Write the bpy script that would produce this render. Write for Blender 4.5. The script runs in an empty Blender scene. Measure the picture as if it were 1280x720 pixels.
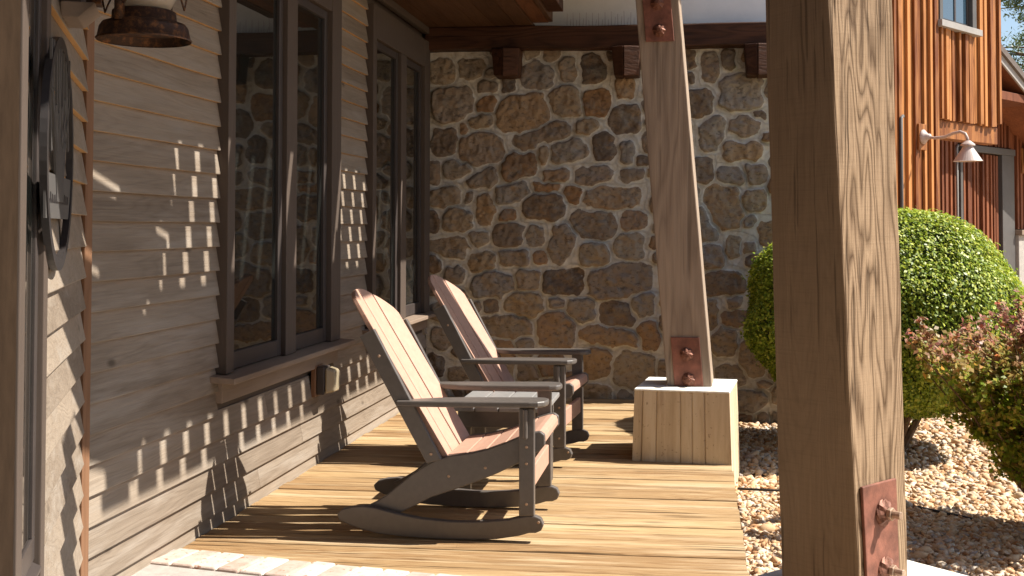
import bpy, math, random
import numpy as np
from mathutils import Vector, Matrix
random.seed(7); rng = np.random.default_rng(7)
sc = bpy.context.scene
COL = sc.collection
R = math.radians
cos, sin, pi = math.cos, math.sin, math.pi

# ------------------------------------------------------------------ helpers
WL = {}
def wl(o): return WL.get(o.name, (0, 0, 0))
def tag(o, label=None, cat=None, group=None, kind=None):
    if label: o['label'] = label
    if cat: o['category'] = cat
    if group: o['group'] = group
    if kind: o['kind'] = kind
    return o
def thing(name, loc, label, cat, group=None, rz=0, local=False):
    o = bpy.data.objects.new(name, None); COL.objects.link(o)
    o.location = loc; o.rotation_euler = (0, 0, rz); o.empty_display_size = .1
    WL[o.name] = (0, 0, 0) if local else tuple(loc)
    return tag(o, label, cat, group)
def copy_tree(o, parent=None):
    c = o.copy(); COL.objects.link(c); c.parent = parent
    for ch in list(o.children): copy_tree(ch, c)
    return c

class MB:
    def __init__(s): s.v = []; s.f = []
    def add(s, vs, fs):
        b = len(s.v); s.v += [tuple(p) for p in vs]; s.f += [tuple(i + b for i in f) for f in fs]; return s
    def hexa(s, p):   # 8 points: bottom 4 ccw, top 4 ccw
        return s.add(p, [(3,2,1,0),(4,5,6,7),(0,1,5,4),(1,2,6,5),(2,3,7,6),(3,0,4,7)])
    def box(s, x0, x1, y0, y1, z0, z1):
        return s.hexa([(x0,y0,z0),(x1,y0,z0),(x1,y1,z0),(x0,y1,z0),(x0,y0,z1),(x1,y0,z1),(x1,y1,z1),(x0,y1,z1)])
    def fbox(s, F, a0, a1, h0, h1, o0, o1):   # box in a wall frame F(t,h,o)
        return s.hexa([F(a0,h0,o0),F(a1,h0,o0),F(a1,h0,o1),F(a0,h0,o1),F(a0,h1,o0),F(a1,h1,o0),F(a1,h1,o1),F(a0,h1,o1)])
    def prism(s, poly, fn, w0, w1):           # fn(u,v,w) -> xyz
        n = len(poly)
        vs = [fn(u, v, w0) for u, v in poly] + [fn(u, v, w1) for u, v in poly]
        fs = [tuple(range(n-1, -1, -1)), tuple(range(n, 2*n))]
        fs += [(i, (i+1) % n, n+(i+1) % n, n+i) for i in range(n)]
        return s.add(vs, fs)
    def loft(s, rings, cap=True):
        n = len(rings[0]); vs = [p for r in rings for p in r]; fs = []
        for k in range(len(rings)-1):
            fs += [(k*n+i, k*n+(i+1) % n, (k+1)*n+(i+1) % n, (k+1)*n+i) for i in range(n)]
        if cap: fs += [tuple(range(n-1, -1, -1)), tuple(range((len(rings)-1)*n, len(rings)*n))]
        return s.add(vs, fs)
    def tube(s, pts, rad, n=8):
        pts = [Vector(p) for p in pts]; rings = []
        rad = rad if isinstance(rad, (list, tuple)) else [rad]*len(pts)
        up = Vector((0, 0, 1)); prev = None
        for i, p in enumerate(pts):
            d = (pts[min(i+1, len(pts)-1)] - pts[max(i-1, 0)]).normalized()
            a = prev if prev else (up if abs(d.z) < .9 else Vector((1, 0, 0)))
            x = (a - d*a.dot(d)).normalized(); y = d.cross(x); prev = x
            rings.append([tuple(p + x*rad[i]*cos(2*pi*k/n) + y*rad[i]*sin(2*pi*k/n)) for k in range(n)])
        return s.loft(rings)
    def lathe(s, prof, c=(0, 0, 0), ax=None, n=28, cap=True):
        ax = Vector(ax or (0, 0, 1)).normalized()
        a = Vector((1, 0, 0)) if abs(ax.x) < .9 else Vector((0, 1, 0))
        x = (a - ax*a.dot(ax)).normalized(); y = ax.cross(x); c = Vector(c)
        return s.loft([[tuple(c + ax*h + x*r*cos(2*pi*k/n) + y*r*sin(2*pi*k/n)) for k in range(n)] for r, h in prof], cap)
    def build(s, name, mat, parent=None, bevel=0, smooth=False, seg=2):
        o = (0, 0, 0) if parent is None else wl(parent)
        me = bpy.data.meshes.new(name)
        me.from_pydata([(a-o[0], b-o[1], c-o[2]) for a, b, c in s.v], [], s.f); me.validate()
        import bmesh
        bm = bmesh.new(); bm.from_mesh(me); bmesh.ops.recalc_face_normals(bm, faces=bm.faces); bm.to_mesh(me); bm.free()
        me.materials.append(mat)
        if smooth: me.polygons.foreach_set('use_smooth', [True]*len(me.polygons))
        ob = bpy.data.objects.new(name, me); COL.objects.link(ob)
        if parent: ob.parent = parent
        WL[ob.name] = o
        if bevel:
            m = ob.modifiers.new('bevel', 'BEVEL'); m.width = bevel; m.segments = seg; m.limit_method = 'ANGLE'; m.angle_limit = R(35)
            m.harden_normals = False
        return ob

def np_mesh(name, co, faces, mat, parent=None, smooth=False):
    """co Nx3, faces MxK (constant K)"""
    me = bpy.data.meshes.new(name); K = faces.shape[1]
    o = (0, 0, 0) if parent is None else wl(parent)
    co = co - np.array(o)
    me.vertices.add(len(co)); me.vertices.foreach_set('co', co.astype(np.float32).ravel())
    me.loops.add(faces.size); me.loops.foreach_set('vertex_index', faces.astype(np.int32).ravel())
    me.polygons.add(len(faces)); me.polygons.foreach_set('loop_start', np.arange(0, faces.size, K, dtype=np.int32))
    me.polygons.foreach_set('loop_total', np.full(len(faces), K, dtype=np.int32))
    if smooth: me.polygons.foreach_set('use_smooth', np.ones(len(faces), dtype=bool))
    me.update(calc_edges=True); me.validate(); me.materials.append(mat)
    ob = bpy.data.objects.new(name, me); COL.objects.link(ob)
    if parent: ob.parent = parent
    WL[ob.name] = o
    return ob

# ------------------------------------------------------------------ materials
class G:
    def __init__(s, name):
        s.m = bpy.data.materials.new(name); s.m.use_nodes = True; s.t = s.m.node_tree; s.t.nodes.clear()
        s.out = s.t.nodes.new('ShaderNodeOutputMaterial')
        s.b = s.n('ShaderNodeBsdfPrincipled'); s.l(s.b.outputs[0], s.out.inputs['Surface'])
    def n(s, ty, ins=None, **kw):
        nd = s.t.nodes.new(ty)
        for k, v in kw.items(): setattr(nd, k, v)
        for k, v in (ins or {}).items(): s.set(nd.inputs[k], v)
        return nd
    def set(s, sock, v):
        if isinstance(v, bpy.types.NodeSocket): s.t.links.new(v, sock)
        else:
            if sock.type == 'RGBA' and len(v) == 3: v = (*v, 1)
            sock.default_value = v
    def l(s, a, b): s.t.links.new(a, b)
    def math(s, op, a, b=0.0, c=0.0, clamp=False):
        nd = s.n('ShaderNodeMath', {0: a, 1: b}, operation=op, use_clamp=clamp)
        if op == 'MULTIPLY_ADD': s.set(nd.inputs[2], c)
        return nd.outputs[0]
    def vmul(s, a, b):
        return s.n('ShaderNodeVectorMath', {0: a, 1: b}, operation='MULTIPLY').outputs[0]
    def vadd(s, a, b):
        return s.n('ShaderNodeVectorMath', {0: a, 1: b}, operation='ADD').outputs[0]
    def noise(s, vec, scale, detail=3, rough=.55, dist=0):
        return s.n('ShaderNodeTexNoise', {'Vector': vec, 'Scale': scale, 'Detail': detail, 'Roughness': rough, 'Distortion': dist}).outputs[0]
    def mix(s, f, a, b, bt='MIX'):
        nd = s.n('ShaderNodeMix', data_type='RGBA', blend_type=bt, clamp_factor=True)
        s.set(nd.inputs[0], f); s.set(nd.inputs[6], a); s.set(nd.inputs[7], b); return nd.outputs[2]
    def ramp(s, f, stops, interp='LINEAR'):
        nd = s.n('ShaderNodeValToRGB', {0: f}); cr = nd.color_ramp; cr.interpolation = interp
        while len(cr.elements) < len(stops): cr.elements.new(.5)
        for e, (p, c) in zip(cr.elements, stops): e.position = p; e.color = (*c, 1)
        return nd.outputs[0]
    def rmap(s, f, a, b, c=0.0, d=1.0):
        return s.n('ShaderNodeMapRange', {0: f, 1: a, 2: b, 3: c, 4: d}).outputs[0]
    def bump(s, h, strength, dist=.01):
        s.l(s.n('ShaderNodeBump', {'Height': h, 'Strength': strength, 'Distance': dist}).outputs[0], s.b.inputs['Normal'])
    def island(s): return s.n('ShaderNodeNewGeometry').outputs['Random Per Island']
    def obj(s): return s.n('ShaderNodeTexCoord').outputs['Object']
    def fin(s, col, rough=.6, spec=.3, metal=0.0):
        s.set(s.b.inputs['Base Color'], col); s.set(s.b.inputs['Roughness'], rough)
        s.b.inputs['Specular IOR Level'].default_value = spec; s.b.inputs['Metallic'].default_value = metal
        return s.m

def wood(name, dark, light, axis='X', rings=.5, fib=.5, tone=.4, isl=.4, freq=34, rs=3.2, rough=.7, bump=.5, grey=None, spec=.2, crack=0.0, ex=None, saw=0.0, under=None, face=None, pw=.55, fs=1.0, cs=34):
    g = G(name); i = g.island()
    off = g.n('ShaderNodeCombineXYZ', {0: g.math('MULTIPLY', i, 37.1), 1: g.math('MULTIPLY', i, 17.7), 2: g.math('MULTIPLY', i, 53.3)}).outputs[0]
    co = g.vadd(g.obj(), off)
    k = 'XYZ'.index(axis)
    def st(a, b): v = [b]*3; v[k] = a; return tuple(v)
    cr_ = co
    nr = g.noise(g.vmul(cr_, st(.20, 1.9)), rs, 2.5, .5)
    nr = g.math('ADD', nr, g.math('MULTIPLY', g.noise(g.vmul(co, st(4, 40)), 1.0, 3, .6), .012))
    rg = g.math('MULTIPLY_ADD', g.math('SINE', g.math('MULTIPLY', nr, freq*2)), .5, .5)
    rg = g.math('POWER', rg, pw)
    fb = g.noise(g.vmul(co, st(2.5*fs, 110*fs)), 1.0, 4, .65)
    fb2 = g.noise(g.vmul(co, st(1.2*fs, 26*fs)), 1.0, 4, .65)
    tn = g.noise(g.vmul(co, st(.7, 3.5)), 1.5, 3, .6)
    if face:   # flat-sawn figure on one pair of faces, straight grain on the other
        dt = g.math('ABSOLUTE', g.n('ShaderNodeVectorMath', {0: g.n('ShaderNodeNewGeometry').outputs['True Normal'], 1: face}, operation='DOT_PRODUCT').outputs['Value'])
        rg = g.n('ShaderNodeMix', {0: g.rmap(dt, .5, .8, .12, 1), 2: .62, 3: rg}).outputs[0]
    f = g.math('MULTIPLY_ADD', rg, rings, .5 - rings*.62)
    f = g.math('ADD', f, g.math('MULTIPLY', g.math('SUBTRACT', fb, .5), fib))
    f = g.math('ADD', f, g.math('MULTIPLY', g.math('SUBTRACT', fb2, .5), fib*1.1))
    f = g.math('ADD', f, g.math('MULTIPLY', g.math('SUBTRACT', tn, .5), tone*1.6))
    f = g.math('ADD', f, g.math('MULTIPLY', g.math('SUBTRACT', i, .5), isl), clamp=True)
    col = g.mix(f, dark, light)
    if grey:
        col = g.mix(g.rmap(g.noise(g.vmul(co, st(.5, 5)), 2.2, 4, .65), .5, .72), col, grey)
    h = g.math('ADD', g.math('MULTIPLY', rg, .35), g.math('ADD', fb, fb2))
    if crack:
        cr = g.rmap(g.noise(g.vmul(co, st(.016*cs, cs)), 1.0, 1, .3), .30, .36)
        cr = g.math('MAXIMUM', cr, g.rmap(g.noise(co, 1.3, 2), .46, .52))
        col = g.mix(g.math('MULTIPLY', g.math('SUBTRACT', 1.0, cr), crack), col, tuple(c*.25 for c in dark))
        h = g.math('ADD', h, g.math('MULTIPLY', cr, 1.5*crack))
    if saw:  # saw kerf marks across the grain
        sw = g.noise(g.vmul(co, st(190, 7)), 1.0, 2, .6)
        col = g.mix(g.rmap(sw, .5, .75, 0, saw), col, tuple(c*.55 for c in dark)); h = g.math('ADD', h, g.math('MULTIPLY', sw, 1.2*saw))
    if ex:   # small dark knots
        vo = g.n('ShaderNodeTexVoronoi', {'Vector': g.vmul(co, st(1.0, 2.2)), 'Scale': ex}).outputs['Distance']
        kn = g.rmap(vo, .03, .085, 1.0, 0.0)
        col = g.mix(g.math('MULTIPLY', kn, .75), col, tuple(c*.45 for c in dark))
    if under:   # unweathered board undersides, with the deck's warm bounce light put into the colour
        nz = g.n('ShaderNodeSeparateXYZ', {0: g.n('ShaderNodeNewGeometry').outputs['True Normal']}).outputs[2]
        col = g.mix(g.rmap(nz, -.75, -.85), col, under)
    g.bump(h, bump, .004)
    return g.fin(col, rough, spec)

def plain(name, col, rough=.6, var=.15, vs=12, bump=.1, spec=.3, metal=0.0, isl=0.0, bs=180):
    g = G(name); co = g.obj()
    n1 = g.noise(co, vs, 4, .65)
    f = g.rmap(n1, .3, .7)
    if isl: f = g.math('ADD', f, g.math('MULTIPLY', g.math('SUBTRACT', g.island(), .5), isl), clamp=True)
    c = g.mix(f, tuple(x*(1-var) for x in col), tuple(min(1, x*(1+var)) for x in col))
    if bump: g.bump(g.noise(co, bs, 4, .6), bump, .002)
    return g.fin(c, rough, spec, metal)

M = {}
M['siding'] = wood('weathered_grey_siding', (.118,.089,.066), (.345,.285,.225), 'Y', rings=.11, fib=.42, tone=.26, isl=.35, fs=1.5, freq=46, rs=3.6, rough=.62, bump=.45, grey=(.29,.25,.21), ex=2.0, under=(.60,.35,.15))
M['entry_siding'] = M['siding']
M['casing'] = wood('painted_brown_casing', (.072,.055,.045), (.108,.083,.069), 'Z', rings=.1, fib=.3, tone=.3, isl=.2, rough=.55, bump=.2)
M['sillwood'] = wood('stained_sill_wood', (.20,.15,.115), (.29,.22,.17), 'Y', rings=.25, fib=.35, tone=.3, isl=.2, rough=.5, bump=.25)
M['doorwood'] = plain('dark_brown_door', (.03,.019,.012), .95, .2, 10, .1, spec=.03)
M['corner'] = wood('reddish_corner_board', (.14,.07,.038), (.24,.13,.073), 'Z', rings=.35, fib=.4, tone=.4, isl=.1, rough=.6, bump=.3, ex=2.0)
M['deck'] = wood('honey_deck_planks', (.215,.117,.05), (.51,.36,.19), 'X', rings=.2, fib=.55, tone=.26, isl=.55, freq=60, rs=3.2, rough=.7, bump=1.0, grey=(.53,.41,.26), crack=.9, fs=2.4, ex=.9, cs=110)
M['timber'] = wood('rough_sawn_timber', (.095,.055,.028), (.39,.275,.175), 'Z', rings=.75, fs=1.6, fib=.26, tone=.22, isl=0, freq=85, face=(.707, -.707, 0), pw=.42, rs=3.2, rough=.78, bump=.7, crack=.45, cs=90, saw=.12)
M['timber2'] = wood('aged_grey_timber', (.19,.14,.104), (.39,.305,.23), 'Z', fs=1.5, rings=.4, fib=.5, tone=.4, isl=0, freq=26, rs=3.0, rough=.72, bump=.6, crack=.3)
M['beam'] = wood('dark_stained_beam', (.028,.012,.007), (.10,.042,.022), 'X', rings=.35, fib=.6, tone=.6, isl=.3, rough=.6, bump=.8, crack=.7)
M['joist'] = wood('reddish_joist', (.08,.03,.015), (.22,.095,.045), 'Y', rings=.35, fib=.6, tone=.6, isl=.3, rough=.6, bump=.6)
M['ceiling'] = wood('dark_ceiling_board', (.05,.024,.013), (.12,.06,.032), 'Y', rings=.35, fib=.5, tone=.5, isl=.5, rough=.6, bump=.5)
M['cedar'] = wood('cedar_batten_siding', (.13,.038,.010), (.47,.205,.066), 'Z', rings=.3, fib=.7, tone=.9, isl=1.0, freq=24, rs=2.4, rough=.6, bump=.4, ex=1.1)
M['cedar_dark'] = wood('dark_cedar_siding', (.09,.026,.011), (.26,.092,.04), 'Z', rings=.3, fib=.6, tone=.6, isl=.8, rough=.65, bump=.4)
M['greytrim'] = plain('grey_painted_trim', (.085,.08,.077), .55, .1, 5, .05)
M['paletrim'] = plain('pale_grey_trim', (.30,.285,.27), .55, .1, 5, .05)
M['plaster'] = plain('pale_plaster', (.80,.78,.73), .85, .07, 3, .3, bs=60)
M['sashpaint'] = plain('dark_bronze_sash', (.055,.045,.042), .4, .12, 8, .02)
M['rust'] = plain('rusty_red_plate', (.20,.078,.052), .65, .45, 14, .4, metal=.05, spec=.4)
M['rustbolt'] = plain('rusty_brown_bolt', (.16,.065,.04), .55, .45, 60, .5, metal=.35, spec=.4)
M['boltend'] = plain('worn_bolt_end', (.42,.30,.22), .45, .3, 60, .3, metal=.5)
M['poly'] = plain('grey_brown_poly_lumber', (.105,.092,.084), .36, .12, 30, .12, spec=.6)
M['polytan'] = plain('tan_poly_lumber', (.45,.275,.205), .5, .08, 30, .12, spec=.35)
M['polygrey'] = plain('grey_table_lumber', (.26,.255,.25), .36, .1, 30, .12, spec=.45)
M['concrete'] = plain('whitewashed_concrete', (.58,.54,.47), .8, .12, 9, .5, bs=90)
M['blackmetal'] = plain('black_sheet_metal', (.028,.024,.024), .5, .2, 20, .06, spec=.4)
M['lampmetal'] = plain('dusty_lamp_metal', (.42,.35,.32), .5, .1, 12, .05, spec=.4)
M['trunk'] = plain('brown_bark', (.14,.085,.05), .85, .3, 30, .6)
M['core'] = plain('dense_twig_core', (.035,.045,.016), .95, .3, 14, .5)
M['shingle'] = plain('grey_roof_shingle', (.12,.10,.09), .85, .2, 20, .4)

def m_blockface():
    g = G('board_formed_concrete'); co = g.obj()
    st = g.noise(g.vmul(co, (9, 9, .7)), 1.6, 4, .6)
    c = g.ramp(st, [(.25, (.40,.30,.19)), (.5, (.56,.45,.31)), (.75, (.66,.57,.43))])
    pits = g.rmap(g.noise(co, 46, 2), .66, .72)
    c = g.mix(g.math('MULTIPLY', pits, .55), c, (.2,.13,.08))
    st2 = g.rmap(g.noise(g.vmul(co, (14, 14, 3)), 1.5, 3), .58, .75)
    c = g.mix(g.math('MULTIPLY', st2, .5), c, (.3,.2,.12))
    g.bump(g.noise(co, 60, 5, .65), .35, .006)
    return g.fin(c, .8, .2)
M['block'] = m_blockface()

def m_blocktop():
    g = G('whitewashed_block'); co = g.obj()
    c = g.ramp(g.noise(co, 14, 5, .65), [(.3, (.62,.58,.5)), (.6, (.8,.78,.72))])
    g.bump(g.noise(co, 50, 5, .6), .3, .006); return g.fin(c, .8, .2)
M['blocktop'] = m_blocktop()

def m_stone():
    g = G('fieldstone_and_mortar'); co = g.obj()
    at = g.n('ShaderNodeAttribute', attribute_name='stone'); sp = g.n('ShaderNodeSeparateColor', {0: at.outputs['Color']})
    mask, rnd, ora = sp.outputs[0], sp.outputs[1], sp.outputs[2]
    base = g.ramp(rnd, [(0, (.16,.12,.092)), (.2, (.27,.205,.15)), (.4, (.37,.30,.235)), (.6, (.42,.32,.21)), (.8, (.31,.275,.245)), (1, (.46,.37,.26))])
    base = g.mix(g.math('MULTIPLY', ora, .6), base, (.44,.23,.09))
    offs = g.n('ShaderNodeCombineXYZ', {0: g.math('MULTIPLY', rnd, 31.0), 2: g.math('MULTIPLY', rnd, 19.0)}).outputs[0]
    cs = g.vadd(co, offs)
    n1 = g.noise(cs, 9, 6, .7); n2 = g.noise(g.vmul(cs, (1, 1, 1.5)), 24, 6, .72); n3 = g.noise(cs, 110, 4, .7)
    c = g.mix(g.rmap(n1, .5, .62), base, g.mix(.45, base, (.40,.25,.13)))
    c = g.mix(g.rmap(g.noise(cs, 6, 5, .7), .52, .64, 0, .6), c, (.30,.285,.26))
    c = g.mix(g.rmap(n2, .36, .48, .6, 0), c, (.075,.052,.036))
    c = g.mix(g.rmap(n3, .58, .78, 0, .45), c, (.42,.34,.25))
    mn = g.noise(co, 22, 5, .7)
    mort = g.ramp(mn, [(.25, (.56,.48,.36)), (.5, (.74,.70,.62)), (.75, (.82,.80,.75))])
    edge = g.math('ADD', mask, g.math('MULTIPLY', g.math('SUBTRACT', g.noise(co, 55, 4, .7), .5), .8))
    c = g.mix(g.rmap(edge, .38, .62), mort, c)
    h = g.math('ADD', g.math('MULTIPLY', n2, 1.2), g.math('MULTIPLY', n3, .6))
    g.bump(h, .9, .02)
    return g.fin(c, .85, .25)
M['stone'] = m_stone()

def m_gravel(name, sc_=1.0):
    g = G(name); i = g.island(); co = g.obj()
    c = g.ramp(i, [(0, (.30,.14,.06)), (.12, (.46,.26,.13)), (.28, (.53,.37,.22)), (.5, (.62,.45,.29)), (.64, (.67,.57,.44)), (.78, (.36,.325,.30)), (.84, (.60,.36,.19)), (1, (.72,.65,.55))])
    c = g.mix(g.rmap(g.noise(co, 120, 4), .45, .75, 0, .5), c, (.45,.28,.14))
    g.bump(g.noise(co, 200, 3), .3, .003)
    return g.fin(c, .8, .25)
M['gravel'] = m_gravel('mixed_tan_gravel')
def m_ground():
    g = G('gravelly_soil'); co = g.obj()
    v = g.n('ShaderNodeTexVoronoi', {'Vector': co, 'Scale': 34.0}); s = g.n('ShaderNodeSeparateColor', {0: v.outputs['Color']})
    c = g.ramp(s.outputs[0], [(0, (.20,.11,.06)), (.4, (.42,.29,.17)), (.7, (.5,.4,.28)), (1, (.6,.52,.42))])
    g.bump(v.outputs['Distance'], .6, .02); return g.fin(c, .9, .1)
M['ground'] = m_ground()

def m_leaf(name, stops, trans=.35, rough=.45, zred=None):
    g = G(name); i = g.island()
    c = g.ramp(i, stops)
    if zred:
        z = g.n('ShaderNodeSeparateXYZ', {0: g.obj()}).outputs[2]
        n = g.noise(g.obj(), 7, 3)
        f = g.math('ADD', g.rmap(z, zred[0], zred[1]), g.math('MULTIPLY', g.math('SUBTRACT', n, .5), .9))
        f = g.math('ADD', f, g.math('MULTIPLY', g.math('SUBTRACT', i, .5), .7), clamp=True)
        i2 = g.math('FRACT', g.math('MULTIPLY', i, 7.31))
        c = g.mix(f, c, g.ramp(i2, [(0, (.20,.075,.06)), (.4, (.42,.17,.14)), (.7, (.56,.30,.27)), (1, (.62,.16,.07))]))
    g.fin(c, rough, .4)
    tr = g.n('ShaderNodeBsdfTranslucent', {'Color': c})
    mx = g.n('ShaderNodeMixShader', {0: trans}); g.l(g.b.outputs[0], mx.inputs[1]); g.l(tr.outputs[0], mx.inputs[2]); g.l(mx.outputs[0], g.out.inputs['Surface'])
    return g.m
M['boxleaf'] = m_leaf('boxwood_leaf', [(0, (.10,.17,.015)), (.3, (.22,.31,.025)), (.65, (.36,.43,.04)), (1, (.52,.54,.08))])
M['redleaf'] = m_leaf('barberry_leaf', [(0, (.17,.26,.025)), (.45, (.30,.38,.035)), (.8, (.50,.47,.06)), (1, (.60,.46,.08))], .5, .45, (.70, 1.05))
M['needle'] = m_leaf('pine_needle', [(0, (.07,.12,.05)), (.6, (.13,.19,.07)), (1, (.22,.27,.10))], .3)

def m_glass(name, tint=(.012,.013,.012), ior=1.62):
    g = G(name); g.fin(tint, .02, .5); g.b.inputs['IOR'].default_value = ior
    g.b.inputs['Coat Weight'].default_value = .6; g.b.inputs['Coat Roughness'].default_value = .01
    n = g.noise(g.obj(), 1.4, 2)
    g.bump(n, .015, .05)
    return g.m
M['glass'] = m_glass('dark_window_glass')
M['blueglass'] = m_glass('blue_window_glass', (.03,.06,.09))
def m_frost():
    g = G('ribbed_lamp_lens'); g.fin((.42,.35,.24), .25, .5); g.b.inputs['Transmission Weight'].default_value = .25
    return g.m
M['lens'] = m_frost()
def m_globe():
    g = G('milky_lantern_globe')
    g.fin((.70,.62,.52), .25, .5); g.b.inputs['Transmission Weight'].default_value = .45
    return g.m
M['globe'] = m_globe()
def m_lanternmetal():
    g = G('rusted_lantern_iron'); co = g.obj()
    c = g.ramp(g.noise(co, 34, 6, .72), [(.3, (.022,.013,.010)), (.5, (.06,.03,.018)), (.62, (.20,.085,.03)), (.8, (.10,.07,.06))])
    g.bump(g.noise(co, 80, 4), .4, .003); return g.fin(c, .55, .4, .4)
M['lantern'] = m_lanternmetal()
def m_brick():
    g = G('whitewashed_brick'); co = g.obj(); i = g.island()
    c = g.ramp(g.math('ADD', g.math('MULTIPLY', i, .5), g.math('MULTIPLY', g.noise(co, 16, 5), .6)), [(.25, (.40,.29,.24)), (.5, (.51,.42,.37)), (.8, (.58,.51,.46))])
    c = g.mix(g.rmap(g.noise(co, 40, 3), .6, .7), c, (.30,.12,.07))
    g.bump(g.noise(co, 60, 5), .5, .005); return g.fin(c, .85, .2)
M['brick'] = m_brick()
M['mortar'] = plain('grey_mortar', (.36,.335,.31), .9, .15, 18, .5, bs=90)

# ------------------------------------------------------------------ camera model (photo 1280x720)
F, CX, CY, H = 1450.0, 696.0, 242.0, 1.33
YAW = math.atan(.12); PIT = math.atan((285-CY)/F*1.0)
cam_d = bpy.data.cameras.new('camera'); cam = bpy.data.objects.new('camera', cam_d); COL.objects.link(cam)
cam.location = (0, 0, H); cam.rotation_euler = (pi/2 + PIT, 0, YAW)
cam_d.sensor_width = 36; cam_d.lens = F/1280*36
cam_d.shift_x = -(CX-640)/1280; cam_d.shift_y = -(360-CY)/1280
cam_d.clip_end = 2000; cam_d.clip_start = .05
sc.camera = cam

# ------------------------------------------------------------------ light
S = Vector((-.648, -.097, -.755)).normalized()
world = bpy.data.worlds.new('World'); sc.world = world; world.use_nodes = True
wt = world.node_tree; wt.nodes.clear()
wo = wt.nodes.new('ShaderNodeOutputWorld'); wb = wt.nodes.new('ShaderNodeBackground'); sk = wt.nodes.new('ShaderNodeTexSky')
sk.sky_type = 'NISHITA'; sk.sun_disc = False; sk.sun_elevation = math.asin(-S.z); sk.sun_rotation = math.atan2(-S.x, -S.y)
sk.air_density = 1.0; sk.dust_density = 1.0; sk.ozone_density = 1.0
wt.links.new(sk.outputs[0], wb.inputs[0]); wb.inputs[1].default_value = .075; wt.links.new(wb.outputs[0], wo.inputs[0])
sd = bpy.data.lights.new('sun', 'SUN'); sun = bpy.data.objects.new('sun', sd); COL.objects.link(sun)
sd.energy = 5.0; sd.angle = R(.5); sd.color = (1, .93, .82); sun.rotation_euler = S.to_track_quat('-Z', 'Y').to_euler(); sun.location = (6, 1, 8)
sc.view_settings.view_transform = 'Standard'; sc.view_settings.look = 'None'; sc.view_settings.exposure = 1.1; sc.view_settings.gamma = 1
sc.view_settings.use_curve_mapping = False

# ------------------------------------------------------------------ ground, deck, gravel
GZ = -.16
b = MB(); b.add([(-150, -60, GZ-.02), (250, -60, GZ-.02), (250, 400, GZ-.02), (-150, 400, GZ-.02)], [(0, 1, 2, 3)])
tag(b.build('ground', M['ground']), kind='structure')

b = MB()
edges = [1.2, 1.36, 1.5, 1.66, 1.8, 1.95, 2.1, 2.24, 2.4, 2.54, 2.7, 2.84, 3.0, 3.13, 3.3, 3.42, 3.56, 3.7, 3.83, 3.96, 4.1, 4.23, 4.36, 4.49, 4.60, 4.76, 4.875, 4.985, 5.11, 5.235, 5.36, 5.48, 5.60, 5.76, 5.91, 6.06, 6.20, 6.34, 6.47, 6.60]
while edges[-1] < 9.0: edges.append(min(9.04, edges[-1] + random.uniform(.115, .155)))
for y0, y1 in zip(edges, edges[1:]):
    g_ = random.choice([.004, .005, .008, .011, .015]); dz = random.uniform(-.004, .003); n = 14
    x0, x1 = -2.125, .198 + random.uniform(-.006, .004)
    ph = random.uniform(0, 6); wv = lambda x, q: .0022*sin(x*2.1 + ph + q) + .0012*sin(x*6.3 + ph*2 + q)
    rings = []
    for k in range(n+1):
        x = x0 + (x1-x0)*k/n; cu = .0035*random.uniform(-.3, 1)
        a, c = y0 + g_/2 + wv(x, 0), y1 - g_/2 + wv(x, 2)
        rings.append([(x, a, -.038), (x, c, -.038), (x, c, dz-.004), (x, c-.006, dz), (x, (a+c)/2, dz+cu*.6), (x, a+.006, dz), (x, a, dz-.004)])
    b.loft(rings)
tag(b.build('deck', M['deck']), kind='structure')
b = MB(); b.box(-2.12, .165, 1.2, 9.02, -.155, -.042); tag(b.build('deck_frame', M['beam']), kind='structure')

# footing outlines, used to keep pebbles out
BLK = (-.055, 6.925, R(-6.5)); PAD = (.515, 3.86, R(45))
def blk_pt(c, u, v): return (c[0] + u*cos(c[2]) - v*sin(c[2]), c[1] + u*sin(c[2]) + v*cos(c[2]))
def inside(c, x, y, h):
    dx, dy = x-c[0], y-c[1]; u = dx*cos(c[2]) + dy*sin(c[2]); v = -dx*sin(c[2]) + dy*cos(c[2])
    return (np.abs(u) < h) & (np.abs(v) < h)
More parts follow.
